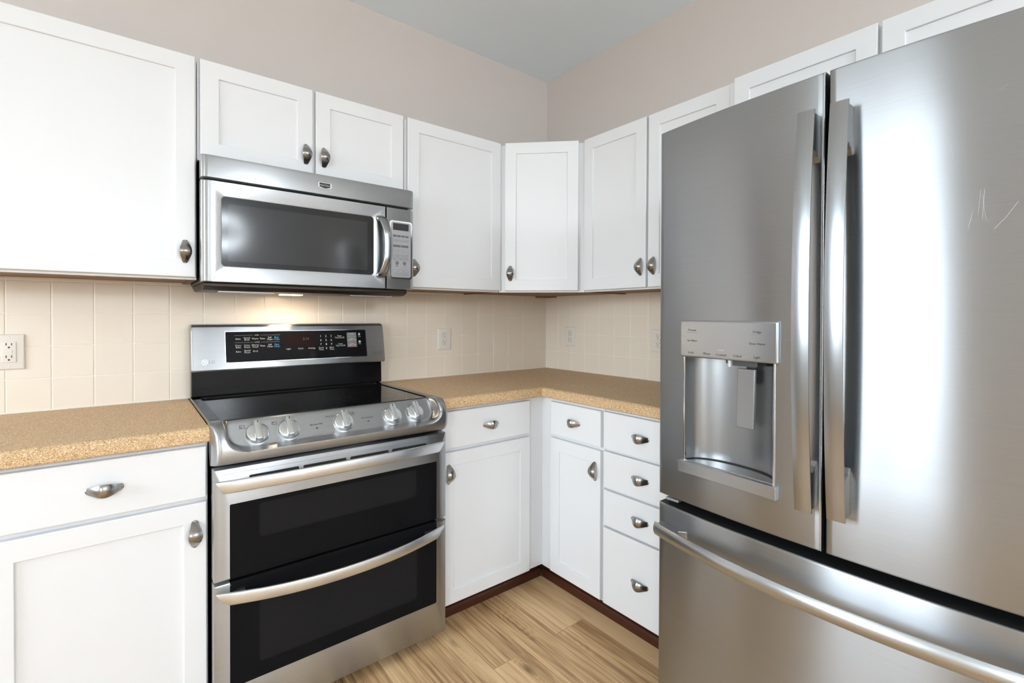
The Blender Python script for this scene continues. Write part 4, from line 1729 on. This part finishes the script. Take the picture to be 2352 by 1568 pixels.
    plate(b, W, -0.0125, width + 0.0135, 1.1235, 1.2265, -0.004, 0.0070, 0.004, 0.003)
    pnl = obj('control_panel', b, 'steel', ld, auto=40)
    b = newbm()
    plate(b, W, -0.0085, width + 0.0085, 1.1275, 1.2225, 0.0071, 0.0078, 0.003, 0.0005)
    face = obj('panel_face', b, 'panelglass', pnl)
    b = newbm()
    n_ = 0.0081
    for u_, z_, s_, sz_ in ((0.0285, 1.200, 'Freezer', 0.0085), (0.0285, 1.1705, 'Ice Maker', 0.0078), (0.0240, 1.1370, 'Lock', 0.0085), (0.0740, 1.1365, 'Water', 0.0085),
                            (0.1160, 1.1360, 'Crushed', 0.0085), (0.1615, 1.1360, 'Cubed', 0.0085), (0.2135, 1.1360, 'Light', 0.0088), (0.2135, 1.1995, 'Fridge', 0.0088), (0.2135, 1.1700, 'Door Alarm', 0.0082)):
        text(b, s_, W, u_, z_, n_, sz_)
    obj('lettering', b, 'ink', pnl)
    b = newbm()
    for u_ in (0.0285, 0.2135):
        text(b, 'Turbo Cool Hold 3 sec', W, u_, 1.1925, n_, 0.0042, squeeze=0.9)
    obj('fine_lettering', b, 'paleink', pnl)
    b = newbm()
    fbox(b, W, 0.1080, 0.1250, 1.1478, 1.1492, n_ - 0.0002, n_ + 0.0002)
    obj('indicator_light', b, 'whiteink', pnl)
    # nozzles and paddle
    b = newbm()
    cyl(b, W(0.1235, 1.1258, -0.022), (0, 0, -1), 0.0055, 0.0045, 0.022, 16)
    obj('water_nozzle', b, 'whiteplastic', nic)
    b = newbm()
    cyl(b, W(0.1130, 1.1258, -0.030), (0, 0, -1), 0.006, 0.005, 0.014, 16)
    plate(b, W, 0.138, 0.205, 1.1090, 1.1256, -0.055, -0.010, 0.003)
    obj('ice_chute', b, 'greycase', nic)
    b = newbm()
    Q = Frame(W(0.1395, 0.9450, -0.030), W.u, W.n)
    Q.v = (Vector((0, 0, 1)) - W.n * 0.03).normalized()
    plate(b, Q, 0.0, 0.0470, 0.0, 0.1560, -0.004, 0.0030, 0.002, 0.0012)
    obj('paddle', b, 'paddlesteel', nic)
    # paddle arm to the niche back
    b = newbm()
    fbox(b, W, 0.150, 0.173, 1.060, 1.125, -0.067, -0.056)
    obj('paddle_arm', b, 'greycase', nic)
    return t


M['scratch'] = mat('pale_scratch', (0.62, 0.62, 0.62), 0.45, 0.7)
M['nichesteel'] = mat('niche_grey_metal', (0.30, 0.31, 0.32), 0.34, 1.0)
M['chromeplate'] = mat('polished_tray', (0.55, 0.55, 0.56), 0.15, 1.0)
M['panelglass'] = mat('silver_panel_face', (0.40, 0.41, 0.42), 0.16, 0.85)
M['paddlesteel'] = mat('paddle_metal', (0.34, 0.345, 0.35), 0.25, 1.0)
refrigerator()
